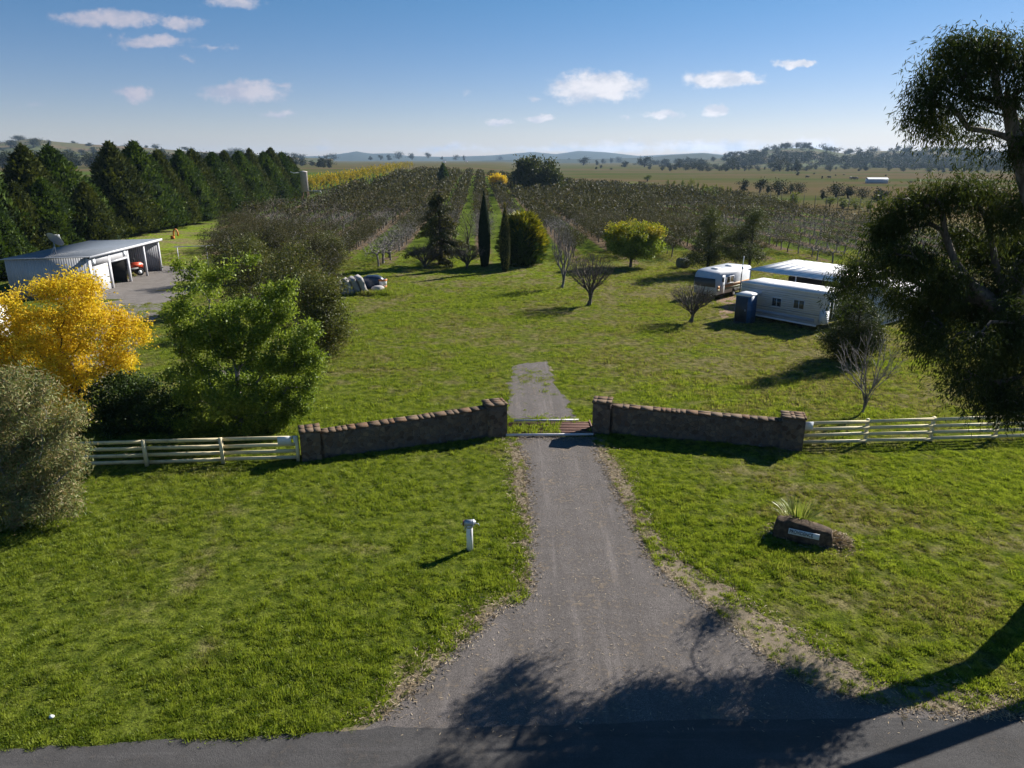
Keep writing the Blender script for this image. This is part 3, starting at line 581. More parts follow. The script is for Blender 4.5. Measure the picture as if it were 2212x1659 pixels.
# ================================================================= ORCHARD
def otree(seed, kind, nt, nl, h=3.5, w=2.85, L=.18, Wd=.08, sig=.24, tipr=.014, step=.5):
    rr = R_(seed); th = rr.uniform(0, 2*math.pi, nt); q = rr.random(nt)**.5; z = h*(.42+.58*rr.random(nt))*(1-.18*q); r = w*q*(.5+.5*z/h)
    T = np.stack([r*np.cos(th), r*np.sin(th), z], -1); sk, A, R, ch = skeleton(trunkline(.75, (0, 0), 3, .03, seed), T, rr, step, tipr, .42, .8, .5, .03, 4, 3)
    i = rr.integers(3, len(A), nl); P = A[i]+rr.normal(size=(nl, 3))*sig; P[:, 2] = np.maximum(P[:, 2], .7); lf = MB(); lf.leaves(P, rr.normal(size=(nl, 3))+[0, 0, .3], L, Wd, rr)
    return sk, lf
kinds = []
for i, (nt, nl, bm) in enumerate([(70, 1700, BK_mid), (70, 1300, BK_mid), (85, 900, BK_grey), (150, 160, BK_grey), (160, 60, BK_grey), (70, 1900, BK_mid)]):
    sk, lf = otree(100+i, 0, nt, nl, w=2.7+.15*(i % 3)); bare_ = nl < 300
    t = tree_thing('bare_orchard_tree' if bare_ else 'orchard_tree', 'grey bare branching fruit tree standing in the orchard rows' if bare_ else 'dark leafy fruit tree standing in the orchard rows', (0, 0, 0), sk, lf, bm, LF_orch, 'bare orchard trees' if bare_ else 'leafy orchard trees', cat='fruit tree')
    kinds.append(t)
far_k = []
for i, (nt, nl, L) in enumerate([(18, 230, .42), (22, 150, .40), (34, 40, .35)]): far_k.append(otree(120+i, 0, nt, nl, L=L, Wd=.24, sig=.3, tipr=.03, step=1.2))
fark2 = []
for i, (nt, nl, L) in enumerate([(6, 80, .8), (9, 55, .75)]): fark2.append(otree(130+i, 0, nt, nl, L=L, Wd=.5, sig=.45, tipr=.05, step=2))
rng = R_(5); spots = []
for k in range(-12, 22):
    for v in np.arange(70, 450, 2.9):
        u = U0+k*RSP; x = (u-uy*v)/ux; y = v
        if x < np.interp(y, [70, 91, 128, 160, 400], [-27, -38, -50, -56, -50]) or abs(x) > .76*y+5 or x > 70: continue
        f0 = 74 if x < -20 else (84 if x < -11 else (101 if x < 5 else (92 if x < 34 else 84)))
        if y < f0 + rng.uniform(-1.5, 1.5): continue
        # the far edge of the block runs from the far right corner to the rise on the left
        lim = np.interp(x, [-60, -30, 10, 25, 45, 70], [395, 405, 395, 370, 340, 240])
        if y > lim: continue
        if rng.random() < .04: continue
        spots.append((x+rng.normal()*.30, y+rng.normal()*.3, rng.random()))
spots.sort(key=lambda s: s[1]+abs(s[0])*.15)
def fieldkind(x, y, r):
    b_ = vnoise(x, y, 26, 11)+.35*(vnoise(x, y, 70, 12)-.5)
    bareish = b_ > .54 or (y < 125 and (x > -16 and x < 8)) or (x > 36 and y < 128 and r < .7)
    return bareish
used = set(); nind = 0; rest = MB(); restL = MB()
for (x, y, r) in spots:
    bb = fieldkind(x, y, r)
    if nind < 300:
        idx = int(3+int(r*10) % 2) if bb and r < .8 else [0, 1, 2, 5][int(r*97) % 4]
        if idx not in used: t = kinds[idx]; used.add(idx); t.location = gp((x, y)); t.rotation_euler.z = r*6.28
        else: t = dup(kinds[idx], gp((x, y)), r*6.28*3)
        s = (.88+.28*((r*31) % 1))*(.82 if x > 26 else 1); wc = s*(.84 if -15 < x+.044*(y-143) < 9 else 1); t.scale = (wc, wc, s); nind += 1; continue
    if y < 215: sk, lf = far_k[2 if (bb and r < .85) else int(r*53) % 2]
    else: sk, lf = fark2[int(r*53) % 2]
    a = r*40; ca, sa = math.cos(a), math.sin(a); s = (.9+.3*((r*31) % 1))*(.82 if x > 26 else 1); z0 = float(gz(x, y))
    for src, dst, mi in ((sk, rest, 1), (lf, rest, 0)):
        V = np.concatenate(src.V); wc = s*(.86 if -15 < x+.044*(y-143) < 9 else 1); V = np.c_[(V[:, 0]*ca-V[:, 1]*sa)*wc+x, (V[:, 0]*sa+V[:, 1]*ca)*wc+y, V[:, 2]*s+z0]
        dst.V.append(V); dst.L.append(np.concatenate(src.L)+dst.n); dst.T.append(np.concatenate(src.T)); dst.M.append(np.full(len(dst.T[-1]), mi)); dst.n += len(V)
tag(rest.build('distant_orchard', [LF_orch, BK_mid]), 'dense mass of distant orchard trees stretching to the skyline', 'orchard', kind='stuff')
# golden row along the left edge of the orchard
gk = otree(140, 0, 10, 150, 5.2, 2.0, .5, .3, .45, .05, 1.0); t0 = None
for i in range(46):
    f = i/45; px = 668+f*222; py = np.interp(px, [668, 720, 790, 830, 890], [421, 412, 396, 385, 366]); b = at(px, py)
    if t0 is None: t = t0 = tree_thing('golden_row_tree', 'golden yellow tree in the long row edging the far left of the orchard', b, gk[0], gk[1], BK_dark, LF_row, 'golden row trees')
    else: t = dup(t0, b, i*1.9)
    s = 1.0+.25*((i*.37) % 1); t.scale = (s, s, s)
# orchard end posts seen along the far right block
pm = MB(); pm.tube([(0, 0, 0), (0, 0, 3.9)], [.08, .07], 6); p0 = None
for i, (px, py) in enumerate([(1230+i*24, 391+i*2.6) for i in range(28)]+[(905+i*9, 372+i*.6) for i in range(7)]):
    b = at(px, py+10)
    o = pm.build('trellis_post', BK_mid) if p0 is None else p0.copy()
    if p0 is None: p0 = o; tag(o, 'dark timber post standing above the far orchard trees', 'post', 'trellis posts of the far orchard')
    else: COL.objects.link(o)
    o.location = b
# ---------------------------------------------------------------- far trees
def ftree(seed, w, h, nl, L, trunk=.25, fl=.55):
    rr = R_(seed); bl = [(rr.uniform(-.5, .5)*w, rr.uniform(-.5, .5)*w, h*rr.uniform(.22, .78), w*rr.uniform(.3, .5), w*rr.uniform(.3, .5), h*rr.uniform(.16, .24)) for _ in range(10)]
    sk, lf = broadleaf(rr, trunkline(h*.35, (rr.uniform(-.06, .06)*h, 0), 4, .015*h, seed), bl, 34, nl, L, L*fl, w*.16, step=h*.2, tipr=.012*h); return sk, lf
FT = []
for i in range(6):
    sk, lf = ftree(200+i, [.5, .62, .42, .8, .55, .95][i], 1, 700, .10)
    m = MB()
    for src, mi in ((sk, 1), (lf, 0)):
        m.V.append(np.concatenate(src.V)); m.L.append(np.concatenate(src.L)+m.n); m.T.append(np.concatenate(src.T)); m.M.append(np.full(len(m.T[-1]), mi)); m.n += len(m.V[-1])
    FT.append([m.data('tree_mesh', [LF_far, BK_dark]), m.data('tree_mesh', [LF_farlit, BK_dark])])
def ft(i, loc, h, label, group=None, lit=0, ws=1.0, name='far_tree', rz=None):
    o = bpy.data.objects.new(name, FT[i % 6][lit]); COL.objects.link(o); o.location = loc; o.scale = (h*ws, h*ws, h); o.rotation_euler.z = i*2.3 if rz is None else rz
    return tag(o, label, 'tree', group)
def ftpx(i, px, py, hp, label, group=None, lit=0, ws=1.0, dz=0, name='far_tree'):
    b = at(px, py); b = b if b.y < 8500 else atY(px, py, 2500); return ft(i, b, hp*pxm(b.y), label, group, lit, ws, name)
# trees across the right hand paddock (pixel x, base y, height in px)
for i, (px, py, hp, ws) in enumerate([(1607, 412, 26, 1.3), (1641, 416, 29, 1.0), (1658, 417, 24, .8), (1682, 421, 34, 1.2), (1708, 418, 22, .8), (1725, 419, 24, .9)]):
    ftpx(i, px, py, hp, 'dark paddock tree in the left clump beyond the right side of the orchard', 'left clump of paddock trees', 0, ws)
for i, (px, py, hp, ws) in enumerate([(1776, 430, 26, .8), (1806, 426, 32, 1.2), (1832, 428, 26, 1.2), (1862, 430, 24, 1.1), (1895, 434, 30, 1.2), (1908, 436, 24, 1.0)]):
    ftpx(i+2, px, py, hp, 'dark tree in the right clump beyond the orchard, below the far white shed', 'right clump of paddock trees', 0, ws)
for i, (px, py, hp, ws) in enumerate([(1792, 446, 20, 1.3), (1820, 450, 28, 1.3), (1848, 452, 26, 1.3), (1875, 456, 22, 1.1)]):
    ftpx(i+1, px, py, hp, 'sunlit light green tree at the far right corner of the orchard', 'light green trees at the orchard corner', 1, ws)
ftpx(3, 1527, 436, 36, 'yellow green tree standing above the right side of the orchard', lit=1, ws=1.1)
ftpx(4, 1712, 447, 32, 'olive tree on the far edge of the orchard, left of the light green trees', lit=1)
ftpx(1, 1398, 392, 14, 'light green bush at the far edge of the orchard', lit=1, ws=1.5)
for i in range(15):
    px = 1442+i*10.4+((i*7) % 5); hp = [22, 19, 16, 24, 18, 26, 22, 18, 20, 18, 20, 17, 18, 16, 14][i]
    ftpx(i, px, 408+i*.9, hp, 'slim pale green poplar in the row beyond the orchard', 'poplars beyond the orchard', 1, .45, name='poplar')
for i, (px, py, hp, ws) in enumerate([(1229, 351, 10, 1), (1260, 357, 17, 1.6), (1289, 357, 14, .9), (1302, 354, 12, .8), (1320, 353, 12, 1), (1336, 352, 13, .9), (1350, 361, 14, 1.8), (1392, 361, 23, 1.3), (1468, 363, 19, 1.3), (1583, 367, 28, .8), (1618, 368, 13, 1.2), (1684, 370, 28, 1.0), (1702, 370, 20, 1), (1722, 371, 24, .9),
                                  (1288, 366, 7, 1.2), (1321, 367, 5, 1.2), (1298, 364, 8, 1.2), (985, 346, 11, .9), (1002, 346, 11, .8), (925, 342, 12, 1.2), (955, 345, 9, 1), (1080, 348, 11, 1.2), (890, 345, 14, 1.3), (862, 344, 16, 1), (840, 346, 13, 1.3), (822, 346, 11, 1), (800, 346, 11, 1.2), (770, 347, 10, 1.2), (740, 347, 12, 1), (720, 346, 14, 1.2)]):
    ftpx(i, px, py, hp, 'dark gum tree standing on the far plain along the skyline', 'skyline trees on the far plain', 0, ws, name='plain_tree')
rr = R_(77)
for i in range(110):                             # wooded belt along the foot of the right hills
    px = rr.uniform(1400, 2230); py = rr.uniform(363, 371.0)+max(0, (px-1700)/520)*3; ftpx(i, px, py, rr.uniform(7, 15), 'dark tree in the wooded belt along the foot of the right hills', 'belt of trees below the right hills', 0, rr.uniform(.8, 1.5), name='belt_tree')
for i in range(130):                              # dark pine belt behind the windbreak on the left
    px = rr.uniform(-20, 720); b = at(px, rr.uniform(358, 363)); ft(i, b, rr.uniform(9, 15)*(1.15 if px < 560 else .8), 'dark pine in the long belt behind the windbreak', 'far pine belt on the left', 0, rr.uniform(.9, 1.4), 'belt_pine')
wm = MB(); nw = 0; fv = [None]*2
k = 0
dn = lambda x, y: vnoise(x, y, 230, 31)
while k < 260:                                   # open woodland on the right hills
    i, j = rr.integers(10, 149), rr.integers(3, 30); p = HR[i, j]
    px_ = (p[0]/(p[1]*cP+(CAMH-p[2])*sP))*F+PW/2
    if rr.random() > (.15+1.0*(dn(p[0], p[1]) > .42)+.8*(px_ > 1780))*.6: continue
    ft(k, Vector(p)-Vector((0, 0, .5)), rr.uniform(8, 15), 'gum tree scattered over the right-hand hillside', 'gum trees on the right hills', 0, rr.uniform(1.0, 1.9), 'hillside_gum'); k += 1
LFm = [ftree(220+i, [1.0, 1.3][i], 1, 90, .22) for i in range(2)]
while nw < 800:
    i, j = rr.integers(40, 149), rr.integers(4, 28); p = HR[i, j]
    if dn(p[0], p[1]) < .56 and rr.random() > .07: continue
    h_ = rr.uniform(8, 14); a = rr.uniform(0, 6); x_, y_ = p[0]+rr.normal()*9, p[1]+rr.normal()*14
    for src, mi in zip(LFm[nw % 2], (1, 0)):
        V = np.concatenate(src.V)*h_; V = np.c_[V[:, 0]*math.cos(a)-V[:, 1]*math.sin(a)+x_, V[:, 0]*math.sin(a)+V[:, 1]*math.cos(a)+y_, V[:, 2]+p[2]-1]
        wm.V.append(V); wm.L.append(np.concatenate(src.L)+wm.n); wm.T.append(np.concatenate(src.T)); wm.M.append(np.full(len(wm.T[-1]), mi)); wm.n += len(V)
    nw += 1
tag(wm.build('hill_woodland', [LF_far, BK_dark]), 'dense woodland massed along the slopes of the right hills', 'woodland', kind='stuff')
for k in range(70):
    i, j = rr.integers(5, 149), rr.integers(6, 29); p = HL[i, j]
    ft(k, Vector(p)-Vector((0, 0, .5)), rr.uniform(9, 17), 'tree scattered over the left-hand hills', 'trees on the left hills', 0, rr.uniform(1.2, 2.2), 'hillside_tree')
for i, px in enumerate([1690, 1698, 1704, 1712, 1722, 1730, 1737, 1745, 1752]):
    p = HR[int((px-1290)/(2500-1290)*149), 25]; ft(i, Vector(p), 15, 'tree in the row crowning the top of the right hill', 'trees on the hill top', 0, 1.2, 'hilltop_tree')
# ================================================================= BIG GUM TREES, right
def gum(base, trunk, bl, nt, nl, lb, seed, tipr=.012, limbs=()):
    rr = R_(seed); T = ell(rr, bl, nt, .3); sk, A, R, ch = skeleton(trunk, T, rr, .45, tipr, .52, .35, .45, .06, 7, 4, .2, limbs)
    C = np.concatenate([A[c][-max(2, len(c)//3+1):] for c in ch[1+len(limbs):]]); n_st = nl//9; i = rr.integers(0, len(C), n_st)
    O = C[i]+rr.normal(size=(n_st, 3))*[.22, .22, .18]; lean = rr.normal(size=(n_st, 3))*.35+[0, 0, -.9]
    s = rr.uniform(0, .55, (n_st, 9)); P = (O[:, None]+lean[:, None]*s[..., None]+rr.normal(size=(n_st, 9, 3))*.06).reshape(-1, 3)
    lf = MB(); lf.leaves(P, np.repeat(lean, 9, 0)+rr.normal(size=(n_st*9, 3))*.45, .15, .028, rr)
    return tree_thing('gum_tree', lb, base, sk, lf, BK_gum if seed == 92 else BK_mid, LF_gum)
b = Vector((15.6, 18.0, 0))
low = [(1935, 440, 30, 24), (1915, 490, 36, 34), (1990, 425, 42, 24), (2060, 402, 48, 20), (2130, 405, 40, 26), (2185, 445, 36, 40), (1850, 560, 28, 18), (1822, 600, 12, 26), (1890, 590, 38, 24), (1960, 550, 46, 34), (2040, 590, 40, 26),
       (2130, 530, 42, 40), (1945, 630, 32, 22), (2015, 655, 40, 34), (2100, 640, 50, 40), (2185, 600, 36, 60), (2010, 715, 36, 22), (2085, 735, 50, 36), (2165, 780, 44, 46), (2090, 812, 28, 24), (2150, 845, 40, 24), (2200, 700, 40, 60), (1985, 688, 22, 16), (2041, 655, 16, 14, 24), (2240, 520, 40, 70), (2250, 780, 50, 70), (2060, 500, 26, 22), (2200, 860, 36, 26), (2120, 690, 36, 24)]
rr = R_(90); bl = rel([(*q_[:4], q_[4] if len(q_) > 4 else (19.4 if q_[1] > 690 else 20.9)+rr.uniform(-.8, 1.0)+(1.2 if q_[0] < 1900 else 0)) for q_ in low], b, 0, .62)
def limb(base, pts, Y): return [tuple(atY(px, py, Y+dy)-base) for px, py, dy in pts]
tr = [(0, 0, 0), (-.1, -.1, 1.5), (-.15, -.05, 3), (-.4, .5, 4.4), (-.75, 1.2, 5.8), (-.9, 1.8, 7.2), (-1.2, 2.2, 8.6)]
lm_ = [limb(b, [(2190, 700, -.6), (2130, 640, 0), (2085, 600, 0), (2060, 560, .2), (2040, 500, .2), (2035, 440, 0)], 20.6), limb(b, [(2180, 660, 0), (2150, 570, 0), (2135, 480, .3), (2100, 420, .4)], 20.6), limb(b, [(2130, 650, 0), (2040, 640, .4), (1960, 600, .6), (1900, 580, .8), (1855, 562, 1)], 20.6)]
gum(b, tr, bl, 600, 100000, 'large dark gum tree filling the right edge, crown hanging over the fence', 91, .011, lm_)
b = Vector((18.3, 17.9, 0))
upc = [(2062, 88, 42, 16), (2150, 84, 46, 16), (2012, 135, 26, 20), (2085, 125, 40, 18), (2175, 125, 36, 22), (1990, 185, 18, 26), (1978, 228, 10, 22), (2050, 170, 34, 18), (2010, 245, 15, 15), (2035, 262, 12, 12), (2083, 272, 15, 8), (2112, 205, 20, 9), (2200, 200, 14, 14), (2125, 303, 22, 6), (2205, 300, 10, 16), (2214, 350, 8, 18), (2250, 120, 40, 50), (2255, 260, 30, 50), (2100, 288, 12, 6), (2220, 400, 8, 20)]
upc = [(q_[0]+(16 if q_[0] < 2110 else 4), *q_[1:]) for q_ in upc]
bl = rel([(*q_, 20.0+rr.uniform(-.5, .9)) for q_ in upc], b, 0, .8)
U_ = lambda *p: limb(b, p, 20.0)
tr = [(0, 0, 0), (-.05, 0, 2), (-.15, .1, 4)]+U_((2262, 560, -.4), (2236, 470, -.2), (2214, 380, 0), (2194, 305, 0), (2180, 236, 0), (2172, 182, 0), (2160, 130, .1))
lm_ = [U_((2212, 262, 0), (2160, 247, .1), (2125, 236, .2), (2105, 226, .2), (2071, 209, .3), (2042, 192, .3), (2010, 165, .3)), U_((2190, 236, 0), (2159, 221, 0), (2128, 213, -.1), (2100, 207, -.2), (2088, 190, -.2), (2070, 150, -.2)), U_((2194, 303, 0), (2163, 292, .1), (2139, 284, .1), (2091, 277, 0), (2073, 250, 0), (2057, 233, 0), (2020, 225, .1))]
gum(b, tr, bl, 230, 36000, 'taller gum tree whose pale limbs and crown reach in at the top right', 92, .012, lm_)
# ================================================================= WALLS, FENCES, GRID
def rotz(a): return Matrix.Rotation(a, 4, 'Z')
def stone_block(m, x0, x1, y0, y1, z0, z1a, z1b, rr, mi=0):
    nx_ = max(2, int((x1-x0)/.18)); nz_ = 6; xs = np.linspace(x0, x1, nx_+1)
    def f(x, z, y, s): return y+s*(fbm(x, z, .35, 2)-.45)*.09
    V = []; 
    for s, yv in ((-1, y0), (1, y1)):
        for i, x in enumerate(xs):
            top = z1a+(z1b-z1a)*(x-x0)/(x1-x0)
            for k in range(nz_+1): z = z0+(top-z0)*k/nz_; V.append((x, f(x+x0, z, yv, s), z))
    n1 = nz_+1; N1 = (nx_+1)*n1; Fc = []
    for i in range(nx_):
        for k in range(nz_):
            a = i*n1+k; Fc.append([a, a+n1, a+n1+1, a+1]); a += N1; Fc.append([a, a+1, a+n1+1, a+n1])
        a = i*n1+nz_; Fc.append([a, a+n1, a+n1+N1, a+N1])
    for i in (0, nx_):
        for k in range(nz_): a = i*n1+k; Fc.append([a, a+1, a+1+N1, a+N1])
    m.add(V, Fc, mi)
def caps(m, x0, x1, y0, y1, za, zb, rr, size=.5, hh=.040):
    x = x0
    while x < x1-.05:
        w = min(rr.uniform(.35, 1.2)*size, x1-x); y = y0
        while y < y1-.04:
            d = min(rr.uniform(.5, 1.0)*size*1.1, y1-y); zz = za+(zb-za)*(x+w/2-x0)/(x1-x0); t = hh*rr.uniform(.97, 1.03); sl = (zb-za)/(x1-x0)
            V = np.array([[a, b_, c] for c in (zz-.02, zz+t) for b_ in (y, y+d-.012) for a in (x, x+w-.004)], float); V[:, 2] += sl*(V[:, 0]-x-w/2); V[4:] += rr.normal(size=(4, 3))*.004; V[:4, :2] += rr.normal(size=(4, 2))*.012
            m.add(V, [[0, 2, 3, 1], [4, 5, 7, 6], [0, 1, 5, 4], [2, 6, 7, 3], [0, 4, 6, 2], [1, 3, 7, 5]]); y += d
        x += w
def wing(A, B, ha, hb, pa, pb, lb, seed):
    A, B = Vector((*A, 0)), Vector((*B, 0)); L = (B-A).length; t = thing('stone_wall', lb, 'wall', A, math.atan2(B.y-A.y, B.x-A.x)); rr = R_(seed)
    m = MB(); stone_block(m, .42, L-.42, -.24, .24, -.05, ha, hb, rr); m.build('wall_panel', M_stone, t)
    m = MB(); caps(m, .42, L-.42, -.27, .27, ha, hb, rr); m.build('coping', M_cap, t)
    for x, h, w in ((0, pa, .40), (L, pb, .45)):
        m = MB(); stone_block(m, x-w, x+w, -.42, .42, -.05, h, h, rr); p = m.build('pillar', M_stone, t)
        m = MB(); caps(m, x-w-.04, x+w+.04, -.46, .46, h, h, rr, .42, .05); m.build('pillar_cap', M_cap, p)
wing((-8.45, 27.98), (-.78, 30.65), 1.12, 1.36, 1.30, 1.54, 'low stone wing wall left of the driveway with two square pillars', 301)
wing((4.15, 31.05), (12.15, 29.15), 1.30, 1.20, 1.52, 1.46, 'low stone wing wall right of the driveway with two square pillars', 302)
def fence(x0, x1, yf, step, lb, zoff, seed):
    A = Vector((x0, yf(x0), 0)); B = Vector((x1, yf(x1), 0)); L = (B-A).length; t = thing('rail_fence', lb, 'fence', A, math.atan2(B.y-A.y, B.x-A.x)); rr = R_(seed); n = int(L/step)
    for i in range(n+1): m = MB(); x = i*step; m.box(x-.065, x+.065, .02, .13, -.05, 1.14+rr.uniform(-.02, .02)); m.build('post', M_rail, t)
    for i in range(n):
        for z in (.16, .45, .74, 1.04): m = MB(); M = Matrix.Translation((i*step, 0, z))@Matrix.Rotation(rr.normal()*.006, 4, 'Y'); m.box(-.06, step+.055, -.032+.004*(i % 2), .018, -.068, .068, M=M); m.build('rail', M_rail, t)
    return t
FY = lambda x: 28.35+.078*x
fence(-8.9, -30, FY, 3.05, 'cream four-rail timber fence left of the stone walls', 0, 311)
fence(12.62, 34, FY, 3.05, 'cream four-rail timber fence right of the stone walls', 0, 312)
def board(px, py, w, h, lb, dy=-.08):
    c = at(px, py, .95); y = FY(c.x)+dy; x = (px-PW/2)/F*(y*cP+(CAMH-.95)*sP); t = thing('notice_board', lb, 'sign', (x, y, .95), math.atan(.078)); m = MB(); m.box(-w/2, w/2, -.01, .01, -h/2, h/2); pn = m.build('panel', M_sign, t)
    m = MB()
    for i in range(3): m.box(-w*.36, w*.30-i*.05, -.0135, -.0105, h*.28-i*h*.2, h*.31-i*h*.2)
    m.build('faint_lines', M_signl, pn); return t
M_trimd = paint('dull_trim', (.30, .31, .34), .3, .6); M_sign = paint('notice_white', (.72, .76, .82), .06, .4, (.5, .5, .5), .1, 5); M_signl = paint('notice_lines', (.50, .52, .56), .05)
board(614, 958, .54, .34, 'white notice fixed to the left fence beside the stone pillar')
board(1747, 928, .40, .34, 'white notice fixed to the right fence beside the stone pillar')
M_box = M_sign
m = MB(); c = at(640, 962, .95); m.box(-.07, .07, -.05, .03, -.14, .14); m.box(-.09, .09, -.06, .04, .14, .16); m.tube([(0, -.02, -.14), (.02, -.02, -.3)], .012, 6)
o = m.build('meter_box', M_sign); o.location = ((640-PW/2)/F*(27.7*cP+11.05*sP), FY(-8.9)-.07, .97); tag(o, 'tiny white box on the left fence between the notice and the pillar', 'box')
t = thing('cattle_grid', 'rusty steel cattle grid overgrown with grass between the pillars', 'cattle grid', (1.72, 31.3, 0), math.radians(1.5))
for nm, y, x0, x1 in (('end_beam', -.92, -2.02, 1.95), ('end_beam', .95, -1.6, 1.5)): m = MB(); m.tube([(x0, y, .10), (x1, y, .10)], .055, 10); m.build(nm, M_beam, t)
for i in range(8): m = MB(); m.box(-2.0+.02*i, 1.98, -.78+i*.21, -.71+i*.21, .02, .085); m.build('bar', M_rust, t)
for x in (-1.98, 2.0): m = MB(); m.box(x-.03, x+.03, -.90, .92, .0, .12); m.build('side_rail', M_rust, t)
# ================================================================= STANDPIPE, ROCK
t = thing('water_standpipe', 'white standpipe with a grey valve head on the left lawn', 'standpipe', at(1015, 1187), math.radians(-3))
m = MB(); m.lathe([(.0, -.05), (.105, -.05), (.105, .79), (.098, .80), (.098, .80)], 24); m.build('pipe', M_whitepvc, t, True)
m = MB(); m.lathe([(.0, .78), (.085, .78), (.105, .80), (.105, .86), (.09, .88), (.09, .92)], 20); m.tube([(-.19, 0, .95), (-.15, 0, .95), (-.149, 0, .95), (.13, 0, .97), (.131, 0, .97), (.2, 0, .96)], [.085, .085, .105, .105, .08, .07], 20); h = m.build('valve_head', M_galv, t, False)
m = MB(); m.tube([(.125, 0, .97), (.15, 0, .97)], .112, 20); m.build('flange', M_whitepvc, h)
m = MB(); m.tube([(-.205, 0, .95), (-.165, 0, .95)], .097, 20); m.build('flange', M_rust, h)
m = MB(); m.tube([(.2, 0, .95), (.29, .02, .92), (.32, .02, .86)], .012, 6); m.tube([(-.2, 0, .93), (-.27, 0, .90)], .014, 6); m.build('lever', M_galv, h)
m = MB(); m.tube([(-.06, -.06, .86), (-.14, -.08, .84), (-.14, -.09, .72)], .016, 6); m.build('tap', M_galv, t)
m = MB(); m.box(-.008+.06, .008+.06, -.106, -.095, .52, .76); m.build('rust_streak', M_rust, t)
# name rock
rb = at(1733, 1166); rr = R_(33); t = thing('name_rock', 'low dark brown rock carrying a name plate on the right lawn', 'rock', rb, math.radians(-24)); t.scale = (1, 1, 1.12)
n = 14; V = []; 
import itertools
tops = [(-.92, .28), (-.84, .60), (-.62, .58), (-.45, .66), (-.1, .60), (.25, .52), (.6, .50), (.84, .46), (.9, .2)]
xs = np.linspace(-.92, .90, 27); ht = np.interp(xs, [a for a, _ in tops], [b_ for _, b_ in tops])
prof = [(-.34, -.08), (-.33, .25), (-.29, .9), (-.22, 1.0), (.1, .98), (.36, .90), (.44, .5), (.46, -.08)]
for i, x in enumerate(xs):
    for k, (yv, zf) in enumerate(prof):
        e = 1-.25*abs(x/.92)**4; V.append((x+rr.normal()*.006+.03*(fbm(yv*3, zf*3, .4, 3)-.5), yv*e+(fbm(x, zf, .3, 4)-.5)*(.05 if k > 2 else .018), zf*ht[i]+(fbm(x*2, yv*2, .5, 5)-.5)*.06*(zf > .5)))
kk = len(prof); m = MB(); Fc = [[i*kk+k, (i+1)*kk+k, (i+1)*kk+k+1, i*kk+k+1] for i in range(26) for k in range(kk-1)]
m.add(V, Fc); m.L += [np.arange(kk)[::-1], np.arange(kk)+26*kk]; m.T.append(np.array([kk, kk])); m.M.append(np.array([0, 0])); m.build('stone', M_rock, t)
PM = Matrix.Translation((.02, -.365, .36))@Matrix.Rotation(math.radians(2), 4, 'Y')@Matrix.Rotation(math.radians(-4), 4, 'X')
m = MB(); m.box(-.47, .47, -.012, .012, -.085, .085, M=PM); pl = m.build('name_plate', M_plate, t)
cu = bpy.data.curves.new('plate_text', 'FONT'); cu.body = 'PROVIDENCE'; cu.size = .150; cu.extrude = .002; cu.align_x = 'LEFT'; cu.align_y = 'CENTER'; cu.space_character = 1.02; cu.offset = .003
to = bpy.data.objects.new('tmp_text', cu); COL.objects.link(to); bpy.context.view_layer.update()
me = bpy.data.meshes.new_from_object(to.evaluated_get(bpy.context.evaluated_depsgraph_get())); bpy.data.objects.remove(to)
wd = max(v.co.x for v in me.vertices); me.transform(PM@Matrix.Translation((-.44, -.0155, 0))@Matrix.Rotation(math.pi/2, 4, 'X')@Matrix.Scale(.72/wd, 4, (1, 0, 0)))
me.materials.clear(); me.materials.append(M_letter); o = bpy.data.objects.new('lettering', me); COL.objects.link(o); o.parent = pl
# strap-leaved plant behind the rock
rr = R_(34); m = MB(); bp = Vector(rb)+Vector((.08, .62, 0))
for i in range(210):
    a = rr.uniform(0, 2*math.pi); ln = rr.uniform(.45, .95); out = rr.uniform(.15, .8); tt = np.linspace(0, 1, 5); c, s = math.cos(a), math.sin(a); r0 = rr.uniform(0, .22)
    P = np.stack([c*(r0+out*ln*tt**1.3*.75), s*(r0+out*ln*tt**1.3*.75), ln*(tt*1.05-.55*out*tt**2.2)+.02], -1); wv = np.array([-s, c, 0])*.016; wd_ = np.array([1, 1, .9, .6, .05])[:, None]
    V = np.stack([P-wv*wd_, P+wv*wd_], 1).reshape(-1, 3); m.add(V, [[2*k, 2*k+1, 2*k+3, 2*k+2] for k in range(4)])
o = m.build('strap_leaf_plant', LF_strap); o.location = bp; o.scale = (1.45, 1.45, 1.4); o.location.y += .1; tag(o, 'spiky green strap-leaved plant growing behind the name rock', 'plant')
rr = R_(35); m = MB(); n = 1500; a = rr.uniform(0, 2*math.pi, n); r = rr.random(n)**.6; P = np.stack([.75+np.cos(a)*r*.75, .25+np.sin(a)*r*.6, .26*(1-r)**.7+.02], -1); m.leaves(P, rr.normal(size=(n, 3))*[1, 1, .25], .22, .03, rr)
n = 900; a = rr.uniform(0, 2*math.pi, n); r = rr.uniform(.7, 1.25, n); P = np.stack([.25+np.cos(a)*r*1.35, .1+np.sin(a)*r*.85, np.full(n, .03)], -1); m.leaves(P, rr.normal(size=(n, 3))*[1, 1, .1], .16, .025, rr)
o = m.build('dry_leaf_heap', LF_dry); o.location = rb; o.rotation_euler.z = math.radians(-20); tag(o, 'heap of dry strap leaves around the right end of the name rock', 'leaf heap', kind='stuff')
m = MB(); m.lathe([(.0, 0), (.05, .0), (.09, .03), (.085, .08), (.04, .11), (0, .115)], 9, fn=lambda R, Z, th: R*(1+.2*np.sin(th*2.3+Z*20))); o = m.build('white_stone', M_white, smooth=True); o.location = at(112, 1552); o.location.z = .02; o.scale = (.6, .6, .6); tag(o, 'small white stone lying in the grass near the left end of the road', 'stone')
